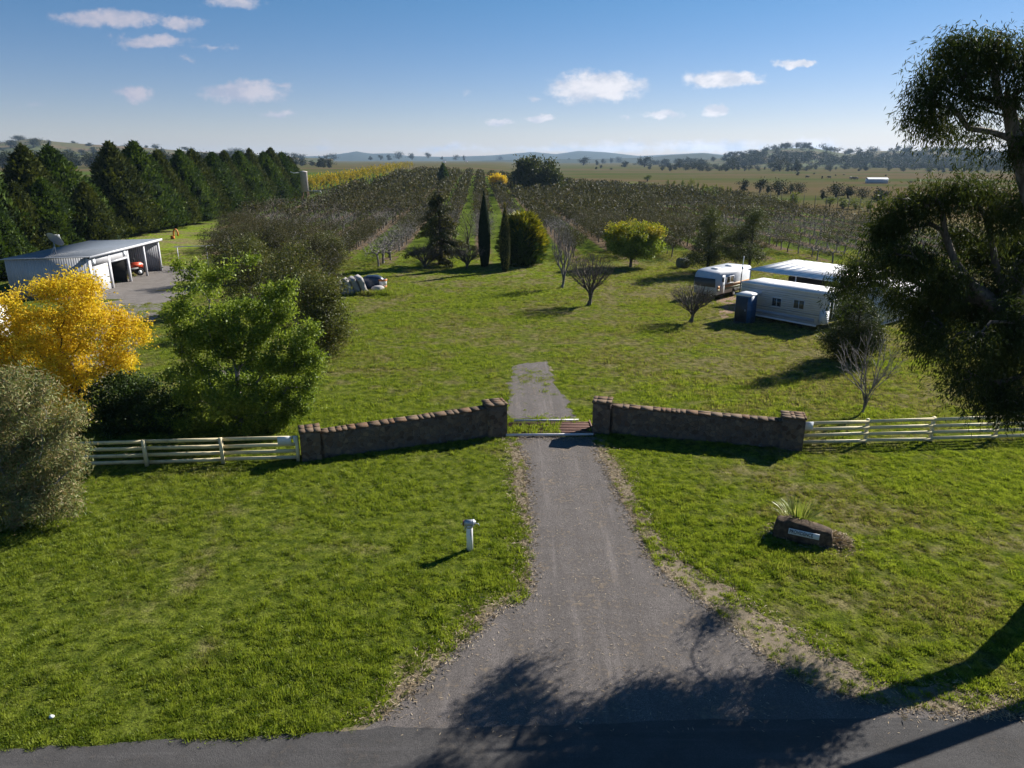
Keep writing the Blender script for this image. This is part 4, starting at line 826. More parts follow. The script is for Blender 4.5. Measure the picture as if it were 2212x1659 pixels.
# ================================================================= SHED GROUP
RB = ribmat('ribbed_cladding', (.42, .43, .47), .22, 0); RBY = ribmat('ribbed_cladding_side', (.50, .50, .53), .22, 1); RF = ribmat('roof_grey', (.16, .18, .21), .22, 0, .3, .45); RD = ribmat('roller_door', (.66, .66, .68), .09, 2, .15)
M_trim = paint('trim_grey', (.60, .60, .64), .08, .4)
t = thing('machinery_shed', 'long grey ribbed metal shed with an open right-hand front', 'shed', (-38.9, 66.2, 0), math.radians(2.9)); h0 = 3.45
# local: x<0 into the shed, y along the open front
Wd, Ln = 7.4, 15.4
m = MB(); m.box(-Wd, 0, -.05, .05, 0, h0-.02); m.build('end_wall', RB, t)
m = MB(); m.box(-Wd, 0, Ln-.05, Ln+.05, 0, h0-.02); m.build('end_wall', RB, t)
m = MB(); m.box(-Wd-.05, -Wd+.05, .05, Ln-.05, 0, h0-.1); m.build('back_wall', RBY, t)
m = MB(); m.box(-Wd+.1, -.3, 7.45, 7.55, 0, h0-.15); m.build('partition', M_dark, t)
m = MB(); V = [(-Wd-.3, -.25, h0-.16), (.3, -.25, h0+.02), (.3, Ln+.25, h0+.02), (-Wd-.3, Ln+.25, h0-.16)]; m.add(V+[(a, b_, c+.07) for a, b_, c in V], [[0, 3, 2, 1], [4, 5, 6, 7], [0, 1, 5, 4], [1, 2, 6, 5], [2, 3, 7, 6], [3, 0, 4, 7]]); rf = m.build('roof', RF, t)
m = MB(); m.box(.305, .36, -.27, Ln+.27, h0-.10, h0+.12); m.build('fascia', M_trim, rf)
m = MB(); m.tube([(-Wd-.3, -.27, h0-.1), (.3, -.27, h0+.08)], .035, 6); m.build('barge', M_trim, rf)
m = MB(); m.box(-.05, .05, .2, 7.5, 2.55, h0-.12); m.build('lintel', RBY, t)
m = MB(); m.box(-.03, .02, .55, 3.4, 0, 2.55); m.build('roller_door', RD, t)
for y, w in ((.12, .2), (3.75, .18), (7.6, .16), (11.5, .13), (15.25, .13)): m = MB(); m.box(-.09, .085, y-w, y+w if w > .15 else y+w*.6, 0, h0-.11); m.build('post', M_trim, t)
m = MB(); m.box(.06, .10, 4.0, 7.3, 2.42, 2.58); m.build('door_box', M_trim, t)
for y in (.75, 6.9): m = MB(); m.box(.052, .16, y-.2, y+.2, 2.75, 3.2); m.build('wall_box', M_sign, t)
for x, y in ((-6.2, .6), (-4.8, 1.4), (-3.0, 2.4)): m = MB(); m.box(x-.5, x+.5, y-.03, y+.03, h0-.03+x*.024, h0+.07+x*.024); m.build('skylight_strip', M_white, rf)
# satellite dish on the roof
c = atY(121, 549, 68.8); t = thing('satellite_dish', 'large grey mesh satellite dish on a tripod on the shed roof', 'satellite dish', (c.x, c.y, 3.36), math.radians(70))
DM = Matrix.Translation((0, 0, 1.28))@Matrix.Rotation(math.radians(52), 4, 'Y')
m = MB(); pr = [(r, r*r*.42) for r in np.linspace(.02, .80, 9)]; m.lathe(pr, 28); m.lathe([(.80, .268), (.82, .26), (.80, .245)], 28)
V = np.array([DM@Vector(v) for v in np.concatenate(m.V)]); m.V = [V]; ds = m.build('reflector', M_galv, t, True)
for k in range(8):
    a = k*math.pi/4; m = MB(); P = [DM@Vector((r*math.cos(a), r*math.sin(a), r*r*.42+.015)) for r in (.05, .3, .55, .79)]; m.tube(P, .012, 4); m.build('rib', M_dkgrey, ds)
m = MB(); f_ = DM@Vector((0, 0, .85))
for k in range(3): a = k*2.094+.4; m.tube([DM@Vector((.78*math.cos(a), .78*math.sin(a), .26)), f_], .014, 5)
m.build('feed_arm', M_white, t); m = MB(); m.tube([f_, DM@Vector((0, 0, .70))], [.07, .05], 10); m.build('feed_horn', M_white, t)
m = MB(); m.tube([(0, 0, 0), (0, 0, 1.25)], .04, 8); m.tube([(-.5, .1, 0), (0, 0, .9)], .022, 6); m.tube([(.1, .5, 0), (0, 0, .9)], .022, 6); m.box(-.7, .5, -.05, .05, .0, .04); m.build('mast', M_galv, t)
# tractor in the open bays
t = thing('tractor', 'red tractor with grey mudguards parked in the open bay of the shed', 'tractor', (-41.6, 77.6, 0), math.radians(38))
m = MB(); m.box(.2, 1.55, -.28, .28, .85, 1.28); m.box(.25, 1.5, -.24, .24, 1.28, 1.36); m.box(1.5, 1.62, -.26, .26, .75, 1.25); m.build('bonnet', M_tractor, t)
m = MB(); m.box(-.9, 1.35, -.2, .2, .5, .84); m.box(1.0, 1.2, -.45, .45, .42, .55); m.build('chassis', M_dkgrey, t)
def wheel(x, y, r, w, hubm):
    m = MB(); m.tube([(x, y-w/2, r), (x, y-w/2+.04, r), (x, y+w/2-.04, r), (x, y+w/2, r)], [r*.88, r, r, r*.88], 22); o = m.build('wheel', M_rubber, t); m = MB(); m.tube([(x, y-w/2-.012, r), (x, y+w/2+.012, r)], r*.5, 14); m.build('rim', hubm, o)
for s in (-1, 1): wheel(-.6, s*.62, .62, .34, M_sign); wheel(1.15, s*.58, .40, .22, M_sign)
for s in (-1, 1):
    m = MB(); a = np.linspace(.15, 2.9, 9); V = []
    for q_ in a: V += [(-.6+.70*math.cos(q_), s*.45, .62+.70*math.sin(q_)), (-.6+.70*math.cos(q_), s*.82, .62+.70*math.sin(q_))]
    m.add(V, [[2*k, 2*k+1, 2*k+3, 2*k+2] for k in range(8)]); m.build('mudguard', M_galv, t)
m = MB(); m.box(-.75, -.3, -.25, .25, 1.0, 1.12); m.box(-.85, -.72, -.25, .25, 1.05, 1.5); m.build('seat', M_tractor, t)
m = MB(); m.tube([(.15, 0, 1.2), (-.1, 0, 1.5)], .025, 6); m.tube([(-.1+.16*math.cos(k)*.5, .19*math.sin(k), 1.5+.16*math.cos(k)*.8) for k in np.linspace(0, 6.28, 15)], .016, 5); m.build('steering_wheel', M_rubber, t)
m = MB(); m.tube([(.9, .18, 1.3), (.9, .18, 1.85)], .03, 8); m.build('exhaust', M_dkgrey, t)
m = MB(); m.tube([(-.95, -.3, .9), (-.95, -.3, 1.95), (-.95, .3, 1.95), (-.95, .3, .9)], .03, 6); m.build('roll_bar', M_dkgrey, t)
for s in (-1, 1): m = MB(); m.tube([(1.62, s*.17, 1.1), (1.66, s*.17, 1.1)], .07, 10); m.build('headlight', M_sign, t)
m = MB(); m.lathe([(0, 0), (.28, 0), (.3, .1), (.29, .85), (.27, .9), (0, .9)], 18); o = m.build('blue_drum', M_blue, smooth=False); o.location = (-40.6, 71.9, 0); tag(o, 'dark blue drum standing inside the open doorway of the shed', 'drum')
# pipe frame right of shed
t = thing('pipe_frame', 'thin pale pipe frame standing right of the shed', 'pipe frame', (-38.9, 83.2, 0), math.radians(-8))
for x, y in ((.4, .2), (3.4, 1.2), (5.4, 4.4), (2.2, 7.0)): m = MB(); m.tube([(x, y, 0), (x, y, 2.5)], .045, 8); m.build('post', M_trim, t)
m = MB(); m.tube([(.1, .1, 2.45), (3.4, 1.2, 2.5), (5.4, 4.4, 2.55), (5.6, 5, 2.55)], .045, 8); m.tube([(2.2, 7.0, 2.5), (5.4, 4.4, 2.5)], .035, 8); m.build('rail', M_trim, t)
m = MB(); th = np.linspace(-.4, 3.6, 10); m.tube([(.35*math.cos(a), 0, .75+.85*math.sin(a)*.9) for a in th], .13, 8); m.box(-.8, -.3, -.2, .2, 0, .5); o = m.build('orange_attachment', M_orange); o.location = at(381, 516); tag(o, 'orange hooped machine attachment on the ground in front of the windbreak', 'machine part')
t = thing('white_trailer', 'white rounded trailer body showing behind the yellow tree at the left edge', 'trailer', at(-48, 742), math.radians(8)); m = MB(); V = [(-1.8, .35), (-1.8, 2.3), (-1.5, 2.6), (1.5, 2.6), (1.8, 2.3), (1.9, 1.2), (1.8, .35)]; n = len(V); m.add([(x, y, z) for y in (-1.1, 1.1) for x, z in V], [[i, (i+1) % n, n+(i+1) % n, n+i] for i in range(n)]); m.L += [np.arange(n)[::-1], np.arange(n)+n]; m.T.append(np.array([n, n])); m.M.append(np.array([0, 0])); m.build('body', M_white, t)
for s in (-1.12, 1.0): m = MB(); m.tube([(0, s, .33), (0, s+.16, .33)], .33, 16); m.build('wheel', M_rubber, t)
# water tower on the left of the orchard
b = at(661, 440); t = thing('water_tank', 'tall narrow pinkish white tank beside the last windbreak conifer', 'tank', b); m = MB(); m.lathe([(0, 3.2), (1.0, 3.2), (1.0, 8.4), (1.05, 8.45), (1.05, 8.6), (0, 8.8)], 18); m.build('barrel', paint('tank_cream', (.56, .50, .48), .15, .6, (.2, .1, .07), .4, 2), t)
m = MB()
for x in (-.8, .8):
    for y in (-.8, .8): m.tube([(x, y, 0), (x*.9, y*.9, 3.2)], .12, 6)
m.build('stand', M_rust, t); m = MB(); m.tube([(.9, 0, 3.5), (4.4, -.3, 3.4), (4.6, -.3, 2.6)], .14, 6); m.build('pipe', M_trim, t); m = MB(); m.tube([(-1, 0, 8.3), (-2.6, 0, 8.2), (-3.6, 0, 8.5)], .13, 6); m.build('pipe', M_white, t)
b = at(661, 449); t = thing('pump_unit', 'small white and green pump on the ground below the tank', 'pump', b); m = MB(); m.tube([(-.8, 0, 0), (-.8, 0, 1.5), (0, 0, 2.1), (.9, 0, 1.6)], .22, 8); m.build('pipe', M_white, t); m = MB(); m.box(.5, 2.6, -.6, .6, .1, 1.5); m.build('housing', paint('pump_green', (.10, .2, .17)), t)
# ---------------------------------------------------------------- pile of wrapped slabs
pb = at(790, 634); M_wrap = paint('grey_wrap', (.33, .31, .32), .45, .5, (.2, .18, .17), .6, 3); M_slab = paint('pale_sheet', (.42, .39, .38), .25, .6, (.25, .22, .2), .5, 2); rr = R_(88)
for i, (x, y, w, h, ln, tilt, lb) in enumerate([(-1.5, -.1, .5, 1.25, 1.7, -28, 'leftmost leaning sheet bundle half hidden by the olive tree'), (-.95, 0, .46, 1.5, 1.9, -24, 'second leaning sheet bundle from the left of the pile'), (-.4, .1, .5, 1.6, 1.9, -22, 'pale leaning sheet bundle in the middle of the pile'), (.2, .15, .48, 1.7, 1.9, -20, 'rightmost and tallest leaning sheet bundle of the pile')]):
    m = MB(); M = Matrix.Rotation(math.radians(tilt), 4, 'Y'); a, b_, c = w/2, ln/2, h; nn = 7; V = []
    for z in np.linspace(0, c, nn):
        for xx, yv in ((-a, -b_), (0, -b_*1.03), (a, -b_), (a*1.02, 0), (a, b_), (0, b_*1.01), (-a, b_), (-a*1.02, 0)): V.append(M@Vector((xx+rr.normal()*.02, yv+rr.normal()*.03, z+rr.normal()*.02)))
    m.add(V, [[k*8+j, k*8+(j+1) % 8, k*8+8+(j+1) % 8, k*8+8+j] for k in range(nn-1) for j in range(8)]); m.L += [np.arange(8)[::-1], np.arange(8)+(nn-1)*8]; m.T.append(np.array([8, 8])); m.M.append(np.array([0, 0]))
    o = m.build('sheet_bundle', M_slab if i % 2 else M_wrap); o.location = pb+Vector((x-.3, y, -.02)); o.rotation_euler.z = math.radians(15+i*3); tag(o, lb, 'wrapped bundle')
def lump(name, loc, r, m_, seed, lb, cat, rz=0.0, n=14):
    m = MB(); u = np.linspace(0, 1, 11); m.lathe(np.c_[np.sin(u*math.pi)**.6, -np.cos(u*math.pi)*.5+.5], n, fn=lambda R, Z, th: R*(1+.35*(fbm(np.cos(th)[None]*1.5+seed+0*Z, np.sin(th)[None]*1.5+Z*2, .6, seed)-.5)*2)); V = np.concatenate(m.V)*np.array(r); m.V = [V]
    o = m.build(name, m_); o.location = loc; o.rotation_euler.z = rz; return tag(o, lb, cat)
lump('tarp_cover', pb+Vector((.55, 1.3, 0)), (1.15, .7, 1.55), M_tarp, 3, 'crumpled dark blue tarpaulin heaped at the back of the pile', 'tarpaulin')
lump('wrapped_lump', pb+Vector((1.15, .1, 0)), (.6, .45, .75), M_slab, 4, 'low pale wrapped lump at the right foot of the pile', 'wrapped bundle')
lump('wrapped_lump', pb+Vector((-1.5, -.7, 0)), (.8, .5, .65), M_wrap, 5, 'grey crumpled wrapping at the left foot of the pile', 'wrapped bundle')
for i, (x, z, lb) in enumerate([(1.5, .62, 'upper white and orange tub stacked on the right of the pile'), (1.45, 0, 'lower white and orange tub on the right of the pile')]):
    t = thing('tub', lb, 'tub', pb+Vector((x, .95, z)), .4*i); m = MB(); m.lathe([(0, 0), (.34, 0), (.40, .6), (.37, .6), (.32, .05)], 16); m.build('shell', M_white, t); m = MB(); m.lathe([(.41, .42), (.43, .6), (.405, .61)], 16); m.build('band', M_orange, t)
# ================================================================= CARAVANS AND CABINS
ang = math.atan2(-.785, .62)                     # along the long wall of the mobile home
M_pan = ribmat('white_panel', (.60, .62, .66), .16, 2, .25, .45); M_wroof = ribmat('white_corrugated', (.82, .80, .79), .10, 0, .1, .4); M_awn = ribmat('awning_sheet', (.86, .84, .83), .9, 0, .08, .35); M_cv = paint('caravan_white', (.50, .52, .56), .1, .45, (.25, .26, .28), .4, 2.2)
def window(par, x0, x1, z0, z1, y, gm, ax='y', split=1, fm=None):
    d = .03; m = MB(); fm = fm or M_trim
    def bx(a0, a1, c0, c1, e): (m.box(a0, a1, y-e, y+e, c0, c1) if ax == 'y' else m.box(y-e, y+e, a0, a1, c0, c1))
    for a0, a1, c0, c1 in ((x0-.05, x1+.05, z1, z1+.05), (x0-.05, x1+.05, z0-.05, z0), (x0-.05, x0, z0, z1), (x1, x1+.05, z0, z1)): bx(a0, a1, c0, c1, d)
    for i in range(1, split+1): c = x0+(x1-x0)*i/(split+1); bx(c-.02, c+.02, z0, z1, d*.9)
    f = m.build('window', fm, par); m = MB(); bx(x0, x1, z0, z1, d*.5); m.build('pane', gm, f); return f
t = thing('mobile_home', 'long white mobile home with a flat pale roof and raked end', 'mobile home', (18.15, 56.5, 0), ang); L = 7.0; Wm = 3.0; H = 2.74
side = [(0, .5), (0, H), (L, H+.0), (L-.0, H), (L+.02, H-.1), (L-.42, .42), (.1, .42)]
sp = [(.05, .42), (0, H), (L, H), (L-.45, .42)]
m = MB(); n = 4; m.add([(x, y, z) for y in (0, Wm) for x, z in sp], [[0, 3, 2, 1], [4, 5, 6, 7], [0, 1, 5, 4], [2, 3, 7, 6], [0, 4, 7, 3]]); m.build('body', M_pan, t)
m = MB(); m.add([(x, y, z) for z0, z1 in ((H-.02, H+.02),) for z in (z0, z1) for x, y in ((-.05, -.06), (L+.05, -.06), (L+.05, Wm+.06), (-.05, Wm+.06))], [[0, 3, 2, 1], [4, 5, 6, 7], [0, 1, 5, 4], [1, 2, 6, 5], [2, 3, 7, 6], [3, 0, 4, 7]]); m.V[0][[4, 5, 6, 7], 2] += .06; m.build('roof', M_wroof, t)
m = MB(); m.box(.08, L-.42, -.07, -.012, .34, .44); m.build('skirt_rail', M_white, t)
m = MB(); m.box(.2, L-.6, -.012, -.004, .62, .88); m.build('lower_band', paint('grey_band', (.30, .33, .40), .3, .6), t)  # bluish grey band along the lower part of the long wall
window(t, 2.85, 3.6, 1.35, 1.95, -.02, M_glass); window(t, 4.65, 5.45, 1.45, 2.05, -.02, M_curtain)
m = MB(); m.box(.75, 1.9, -.014, -.004, 1.95, 2.32); m.build('hatch', M_trim, t)
m = MB(); m.box(L-.16, L+.02, .8, 1.75, .75, 2.2); d = m.build('sliding_door', M_glass, t); m = MB(); m.box(L-.1, L+.04, .74, .8, .7, 2.25); m.box(L-.1, L+.04, 1.75, 1.81, .7, 2.25); m.box(L-.1, L+.04, 1.25, 1.3, .75, 2.2); m.box(L-.1, L+.04, .8, 1.75, 2.2, 2.25); m.build('frame', M_white, d)
m = MB(); m.box(L-.25, L+.15, -.02, .6, .6, 1.5); m.build('meter_cabinet', M_pan, t)
for z in (1.18, 2.42): m = MB(); m.box(.06, L-.3 if z < 2 else L-.05, -.012, -.003, z, z+.035); m.build('trim_line', M_trimd, t)
for x in (1.2, 5.0): m = MB(); m.box(x-.2, x+.2, .5, 2.5, 0, .42); m.build('pier', M_dkgrey, t)
t = thing('patio_cover', 'flat white sheet-roofed carport behind the mobile home', 'carport', (20.7, 63.0, 0), ang); m = MB(); V = [(0, 0, 2.80), (9.0, 0, 2.72), (9.0, 7.3, 3.0), (0, 7.3, 3.05)]; m.add(V+[(a, b_, c+.06) for a, b_, c in V], [[0, 3, 2, 1], [4, 5, 6, 7], [0, 1, 5, 4], [1, 2, 6, 5], [2, 3, 7, 6], [3, 0, 4, 7]]); m.build('roof', M_awn, t)
for x, y in ((.15, .15), (4.5, .15), (8.8, .15), (.15, 7.1), (4.5, 7.1), (8.8, 7.1)): m = MB(); m.tube([(x, y, 0), (x, y, 2.78)], .045, 8); m.build('post', M_trim, t)
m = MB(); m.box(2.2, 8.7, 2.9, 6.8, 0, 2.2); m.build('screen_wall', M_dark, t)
t = thing('white_annexe', 'white low cabin mostly hidden behind the gum tree', 'cabin', (27.2, 52.2, 0), math.atan2(.62, .785)); m = MB(); m.box(0, 8, 0, 3, .3, 2.7); m.build('body', M_pan, t); m = MB(); m.box(-.1, 8.1, -.1, 3.1, 2.7, 2.78); m.build('roof', M_wroof, t); m = MB(); m.box(0, 8, -.06, -.005, .2, .34); m.build('skirt_rail', M_trim, t)
# caravan: x along its long side, near end at the origin
t = thing('caravan', 'old white caravan with an orange and green stripe', 'caravan', (18.1, 63.0, 0), math.atan2(.72, .69)); L = 6.3; Wc = 2.25
pf = [(.0, .55), (-.04, 1.0), (-.10, 1.7), (.08, 2.25), (.45, 2.52), (1.2, 2.60), (L-.3, 2.58), (L, 2.4), (L+.05, 1.0), (L, .5)]; n = len(pf)
m = MB(); m.add([(x, y, z) for y in (0, Wc) for x, z in pf], [[i, i+1, n+i+1, n+i] for i in range(n-1)]+[[n-1, 0, n, 2*n-1]]); m.L += [np.arange(n)[::-1], np.arange(n)+n]; m.T.append(np.array([n, n])); m.M.append(np.array([0, 0])); m.build('body', M_cv, t)
m = MB(); m.box(1.42, L, -.012, -.003, 1.02, 1.32); m.box(-.02, .55, -.012, -.003, 1.02, 1.32); m.build('orange_stripe', paint('stripe_orange', (.42, .22, .09), .2), t); m = MB(); m.box(1.42, L, -.012, -.003, .84, 1.015); m.box(-.02, .55, -.012, -.003, .84, 1.015); m.build('green_stripe', paint('stripe_green', (.22, .24, .14), .2), t)
m = MB(); m.box(.62, 1.32, -.03, -.003, .6, 2.2); d = m.build('door', M_cv, t); m = MB(); m.box(.78, 1.16, -.04, -.031, 1.6, 2.05); m.build('pane', M_glass, d); m = MB(); m.box(1.2, 1.26, -.07, -.031, 1.3, 1.36); m.build('handle', M_galv, d)
window(t, 1.6, 2.9, 1.4, 1.95, -.02, M_curtain); window(t, .25, 2.0, 1.3, 1.95, -.11, M_glass, 'x', 2)
m = MB(); m.add([(-.14, .1, 1.22), (-.14, Wc-.1, 1.22), (-.26, Wc-.1, 1.98), (-.26, .1, 1.98), (-.16, .1, 1.24), (-.16, Wc-.1, 1.24), (-.28, Wc-.1, 2.0), (-.28, .1, 2.0)], [[0, 3, 2, 1], [4, 5, 6, 7], [0, 1, 5, 4], [2, 3, 7, 6]]); m.build('stone_guard', paint('brown_guard', (.10, .085, .075), .4, .5), t)
for x, y in ((1.6, 1.1), (4.2, 1.1)): m = MB(); m.box(x-.35, x+.35, y-.3, y+.3, 2.58, 2.68); m.build('roof_hatch', M_white, t)
m = MB(); m.box(2.9, 3.7, -.008, -.001, .5, .82); m.build('wheel_arch', M_dark, t)
for y in (.05, Wc-.2): m = MB(); m.tube([(3.3, y, .34), (3.3, y+.2, .34)], .34, 18); w_ = m.build('wheel', M_rubber, t); m = MB(); m.tube([(3.3, y-.01, .34), (3.3, y+.21, .34)], .17, 12); m.build('rim', M_white, w_)
m = MB(); m.box(.1, L-.1, .2, Wc-.2, .38, .54); m.tube([(0, .5, .45), (-1.2, Wc/2, .45), (0, Wc-.5, .45)], .04, 6); m.build('chassis', M_dark, t)
# portable toilet
t = thing('portable_toilet', 'blue and dark grey portable toilet with a white roof', 'portable toilet', (17.95, 54.35, 0), math.radians(40)); m = MB(); m.box(-.56, .56, -.56, .56, .1, 2.12); m.build('cabin', M_blue, t)
m = MB(); m.box(-.62, -.563, -.48, .48, .14, 2.02); d = m.build('door', M_dkgrey, t); m = MB(); m.box(-.65, -.621, -.40, -.30, 1.0, 1.14); m.build('handle', M_galv, d)
m = MB(); V = [(-.62, -.6, 2.12), (.62, -.6, 2.12), (.62, .6, 2.12), (-.62, .6, 2.12), (-.62, -.6, 2.24), (.62, -.6, 2.24), (.62, .6, 2.24), (-.62, .6, 2.24), (-.3, -.28, 2.38), (.3, -.28, 2.38), (.3, .28, 2.38), (-.3, .28, 2.38)]; m.add(V, [[0, 3, 2, 1], [0, 1, 5, 4], [1, 2, 6, 5], [2, 3, 7, 6], [3, 0, 4, 7], [4, 5, 9, 8], [5, 6, 10, 9], [6, 7, 11, 10], [7, 4, 8, 11], [8, 9, 10, 11]]); m.build('roof', M_white, t)
for z in (.5, 1.0, 1.5): m = MB(); m.box(-.45, .45, -.585, -.562, z, z+.06); m.box(.562, .585, -.45, .45, z, z+.06); m.build('moulding', M_blue, t)
m = MB(); m.box(-.6, .6, -.6, .6, 0, .1); m.build('base', M_dkgrey, t)
t = thing('aerial_pole', 'thin pole, dark below and white above, behind the mobile home', 'pole', (18.55, 58.1, 0)); m = MB(); m.tube([(0, 0, 0), (.05, 0, 3.2)], .05, 8); m.build('lower_pole', M_dkgrey, t); m = MB(); m.tube([(.05, 0, 3.2), (.1, 0, 4.6)], .035, 8); m.build('upper_pole', M_white, t); m = MB(); m.box(-.02, .16, -.05, .05, 3.55, 3.75); m.build('bracket', M_white, t)
# round bale by the pines
b = at(1474, 579); m = MB(); m.tube([(-.6, 0, .58), (-.56, 0, .58), (.56, 0, .58), (.6, 0, .58)], [.52, .6, .6, .52], 24); t = thing('round_bale', 'grey round bale lying on the grass left of the dark pines', 'bale', b, .3); m.build('roll', paint('bale_grey', (.11, .12, .10), .5, .9, (.2, .17, .12), .4, 5), t); m = MB(); m.tube([(.60, 0, .58), (.62, 0, .58)], .46, 20); m.build('end_face', paint('bale_end', (.24, .21, .17), .4, .9), t)
# far shed and cattle
b = at(1893, 396); s = pxm(b.y); t = thing('far_shed', 'long low white shed far away in the right paddock', 'shed', b, math.radians(-8)); m = MB(); m.box(-20*s, 20*s, -2.5, 2.5, 0, 2.2); m.build('wall', paint('far_shed_wall', (.45, .50, .56), .05), t); m = MB(); m.add([(-21*s, -2.8, 2.2), (21*s, -2.8, 2.2), (21*s, 2.8, 2.2), (-21*s, 2.8, 2.2), (-21*s, 0, 3.0), (21*s, 0, 3.0)], [[0, 1, 5, 4], [2, 3, 4, 5]]); m.build('roof', M_white, t)
def cow_mesh():
    m = MB(); m.tube([(-.8, 0, .95), (-.7, 0, 1.0), (0, 0, .98), (.6, 0, 1.05), (.85, 0, 1.1)], [.2, .36, .40, .34, .2], 10); m.tube([(.8, 0, 1.15), (1.15, 0, .95), (1.3, 0, .62)], [.17, .14, .08], 8)
    for x in (-.6, .55):
        for y in (-.2, .2): m.tube([(x, y, .8), (x-.03, y, .4), (x, y, 0)], [.12, .07, .06], 6)
    m.tube([(-.85, 0, 1.1), (-.95, 0, .5)], .03, 5); return m
c0 = None; M_cow = paint('cow_black', (.02, .018, .016), .3, .7)
for i, (zx, zy) in enumerate([(297, 396), (430, 400), (493, 402), (680, 408), (702, 411), (731, 411)]):
    b = at(1670.5+zx*.2448, 288+zy*.2448); o = cow_mesh().build('cow', M_cow, smooth=True) if c0 is None else c0.copy()
    if c0 is None: c0 = o; tag(o, 'black cow grazing far away in the right paddock', 'cow', 'cattle in the right paddock')
    else: COL.objects.link(o)
    o.location = b; o.rotation_euler.z = i*1.3; o.scale = (1.3,)*3
for i, (zx, zy) in enumerate([(215, 372), (358, 364), (548, 375), (622, 370), (990, 380), (1212, 438)]): ftpx(i, 1670.5+zx*.2448, 288+zy*.2448, [9, 4, 4, 3, 4, 5][i], 'small lone dark bush out in the right paddock', 'lone bushes in the right paddock', 0, 1.4, name='far_bush')
for i, (px, py, w) in enumerate([(960, 351, 5), (1008, 350, 4)]): b = at(px, py); s = pxm(b.y); t = thing('far_farmhouse', ['small white farmhouse far off on the plain, left one', 'tiny white farm building far off on the plain, right one'][i], 'house', b, .2*i); m = MB(); m.box(-w*s*.6, w*s*.6, -4, 4, 0, 2.6); m.build('wall', M_white, t); m = MB(); m.add([(-w*s*.65, -4.4, 2.6), (w*s*.65, -4.4, 2.6), (w*s*.65, 4.4, 2.6), (-w*s*.65, 4.4, 2.6), (-w*s*.65, 0, 4), (w*s*.65, 0, 4)], [[0, 1, 5, 4], [2, 3, 4, 5]]); m.build('roof', M_rust, t)
# ================================================================= GRASS (instanced tufts), LITTER
lib = bpy.data.collections.new('grass_library')
def tuft(seed, n, rad, h, w):
    rr = R_(seed); a = rr.uniform(0, 2*math.pi, n); r = rr.random(n)**.6*rad; P = np.stack([r*np.cos(a), r*np.sin(a), np.full(n, -.01)], -1); m = MB(); hh = h*(1.15-.6*(r/rad)**2)*rr.uniform(.5, 1.2, n)
    out = np.stack([np.cos(a), np.sin(a), 0*a], -1)*(r/rad)[:, None]*.7+rr.normal(size=(n, 3))*.35+[0, 0, 1.0]; m.leaves(P, out, hh, w, rr)
    o = bpy.data.objects.new('tuft', m.data('tuft', M_blade)); lib.objects.link(o); return o
for i in range(4): tuft(400+i, 60, .13, .105, .018)       # 0-3 thick clumps
for i in range(3): tuft(410+i, 80, .26, .055, .016)       # 4-6 low turf
for i in range(3): tuft(420+i, 60, .32, .12, .035)       # 7-9 coarser, farther off
def scatter(name, pts, label, cat='grass'):
    P, idx, rot, sc = pts; me = bpy.data.meshes.new(name); me.vertices.add(len(P)); me.vertices.foreach_set('co', P.astype(np.float32).ravel())
    a = me.attributes.new('vi', 'INT', 'POINT'); a.data.foreach_set('value', idx.astype(np.int32)); a = me.attributes.new('rt', 'FLOAT_VECTOR', 'POINT'); a.data.foreach_set('vector', rot.astype(np.float32).ravel()); a = me.attributes.new('sc', 'FLOAT_VECTOR', 'POINT'); a.data.foreach_set('vector', sc.astype(np.float32).ravel())
    o = bpy.data.objects.new(name, me); COL.objects.link(o); ng = bpy.data.node_groups.new('scatter', 'GeometryNodeTree'); ng.interface.new_socket('Geometry', in_out='INPUT', socket_type='NodeSocketGeometry'); ng.interface.new_socket('Geometry', in_out='OUTPUT', socket_type='NodeSocketGeometry')
    N = ng.nodes; gi = N.new('NodeGroupInput'); go = N.new('NodeGroupOutput'); ci = N.new('GeometryNodeCollectionInfo'); ci.inputs[0].default_value = lib; ci.inputs[1].default_value = True; ci.inputs[2].default_value = True
    ip = N.new('GeometryNodeInstanceOnPoints'); ip.inputs['Pick Instance'].default_value = True
    def na(nm, ty): q = N.new('GeometryNodeInputNamedAttribute'); q.data_type = ty; q.inputs[0].default_value = nm; return q.outputs[0]
    l = ng.links.new; l(gi.outputs[0], ip.inputs['Points']); l(ci.outputs[0], ip.inputs['Instance']); l(na('vi', 'INT'), ip.inputs['Instance Index']); l(na('rt', 'FLOAT_VECTOR'), ip.inputs['Rotation']); l(na('sc', 'FLOAT_VECTOR'), ip.inputs['Scale']); l(ip.outputs[0], go.inputs[0])
    md = o.modifiers.new('scatter', 'NODES'); md.node_group = ng; return tag(o, label, cat, kind='stuff')
polys = [roadP, driveP, backP]
gridbox = [(-.2, 30.4), (3.7, 30.4), (3.7, 32.4), (-.2, 32.4)]
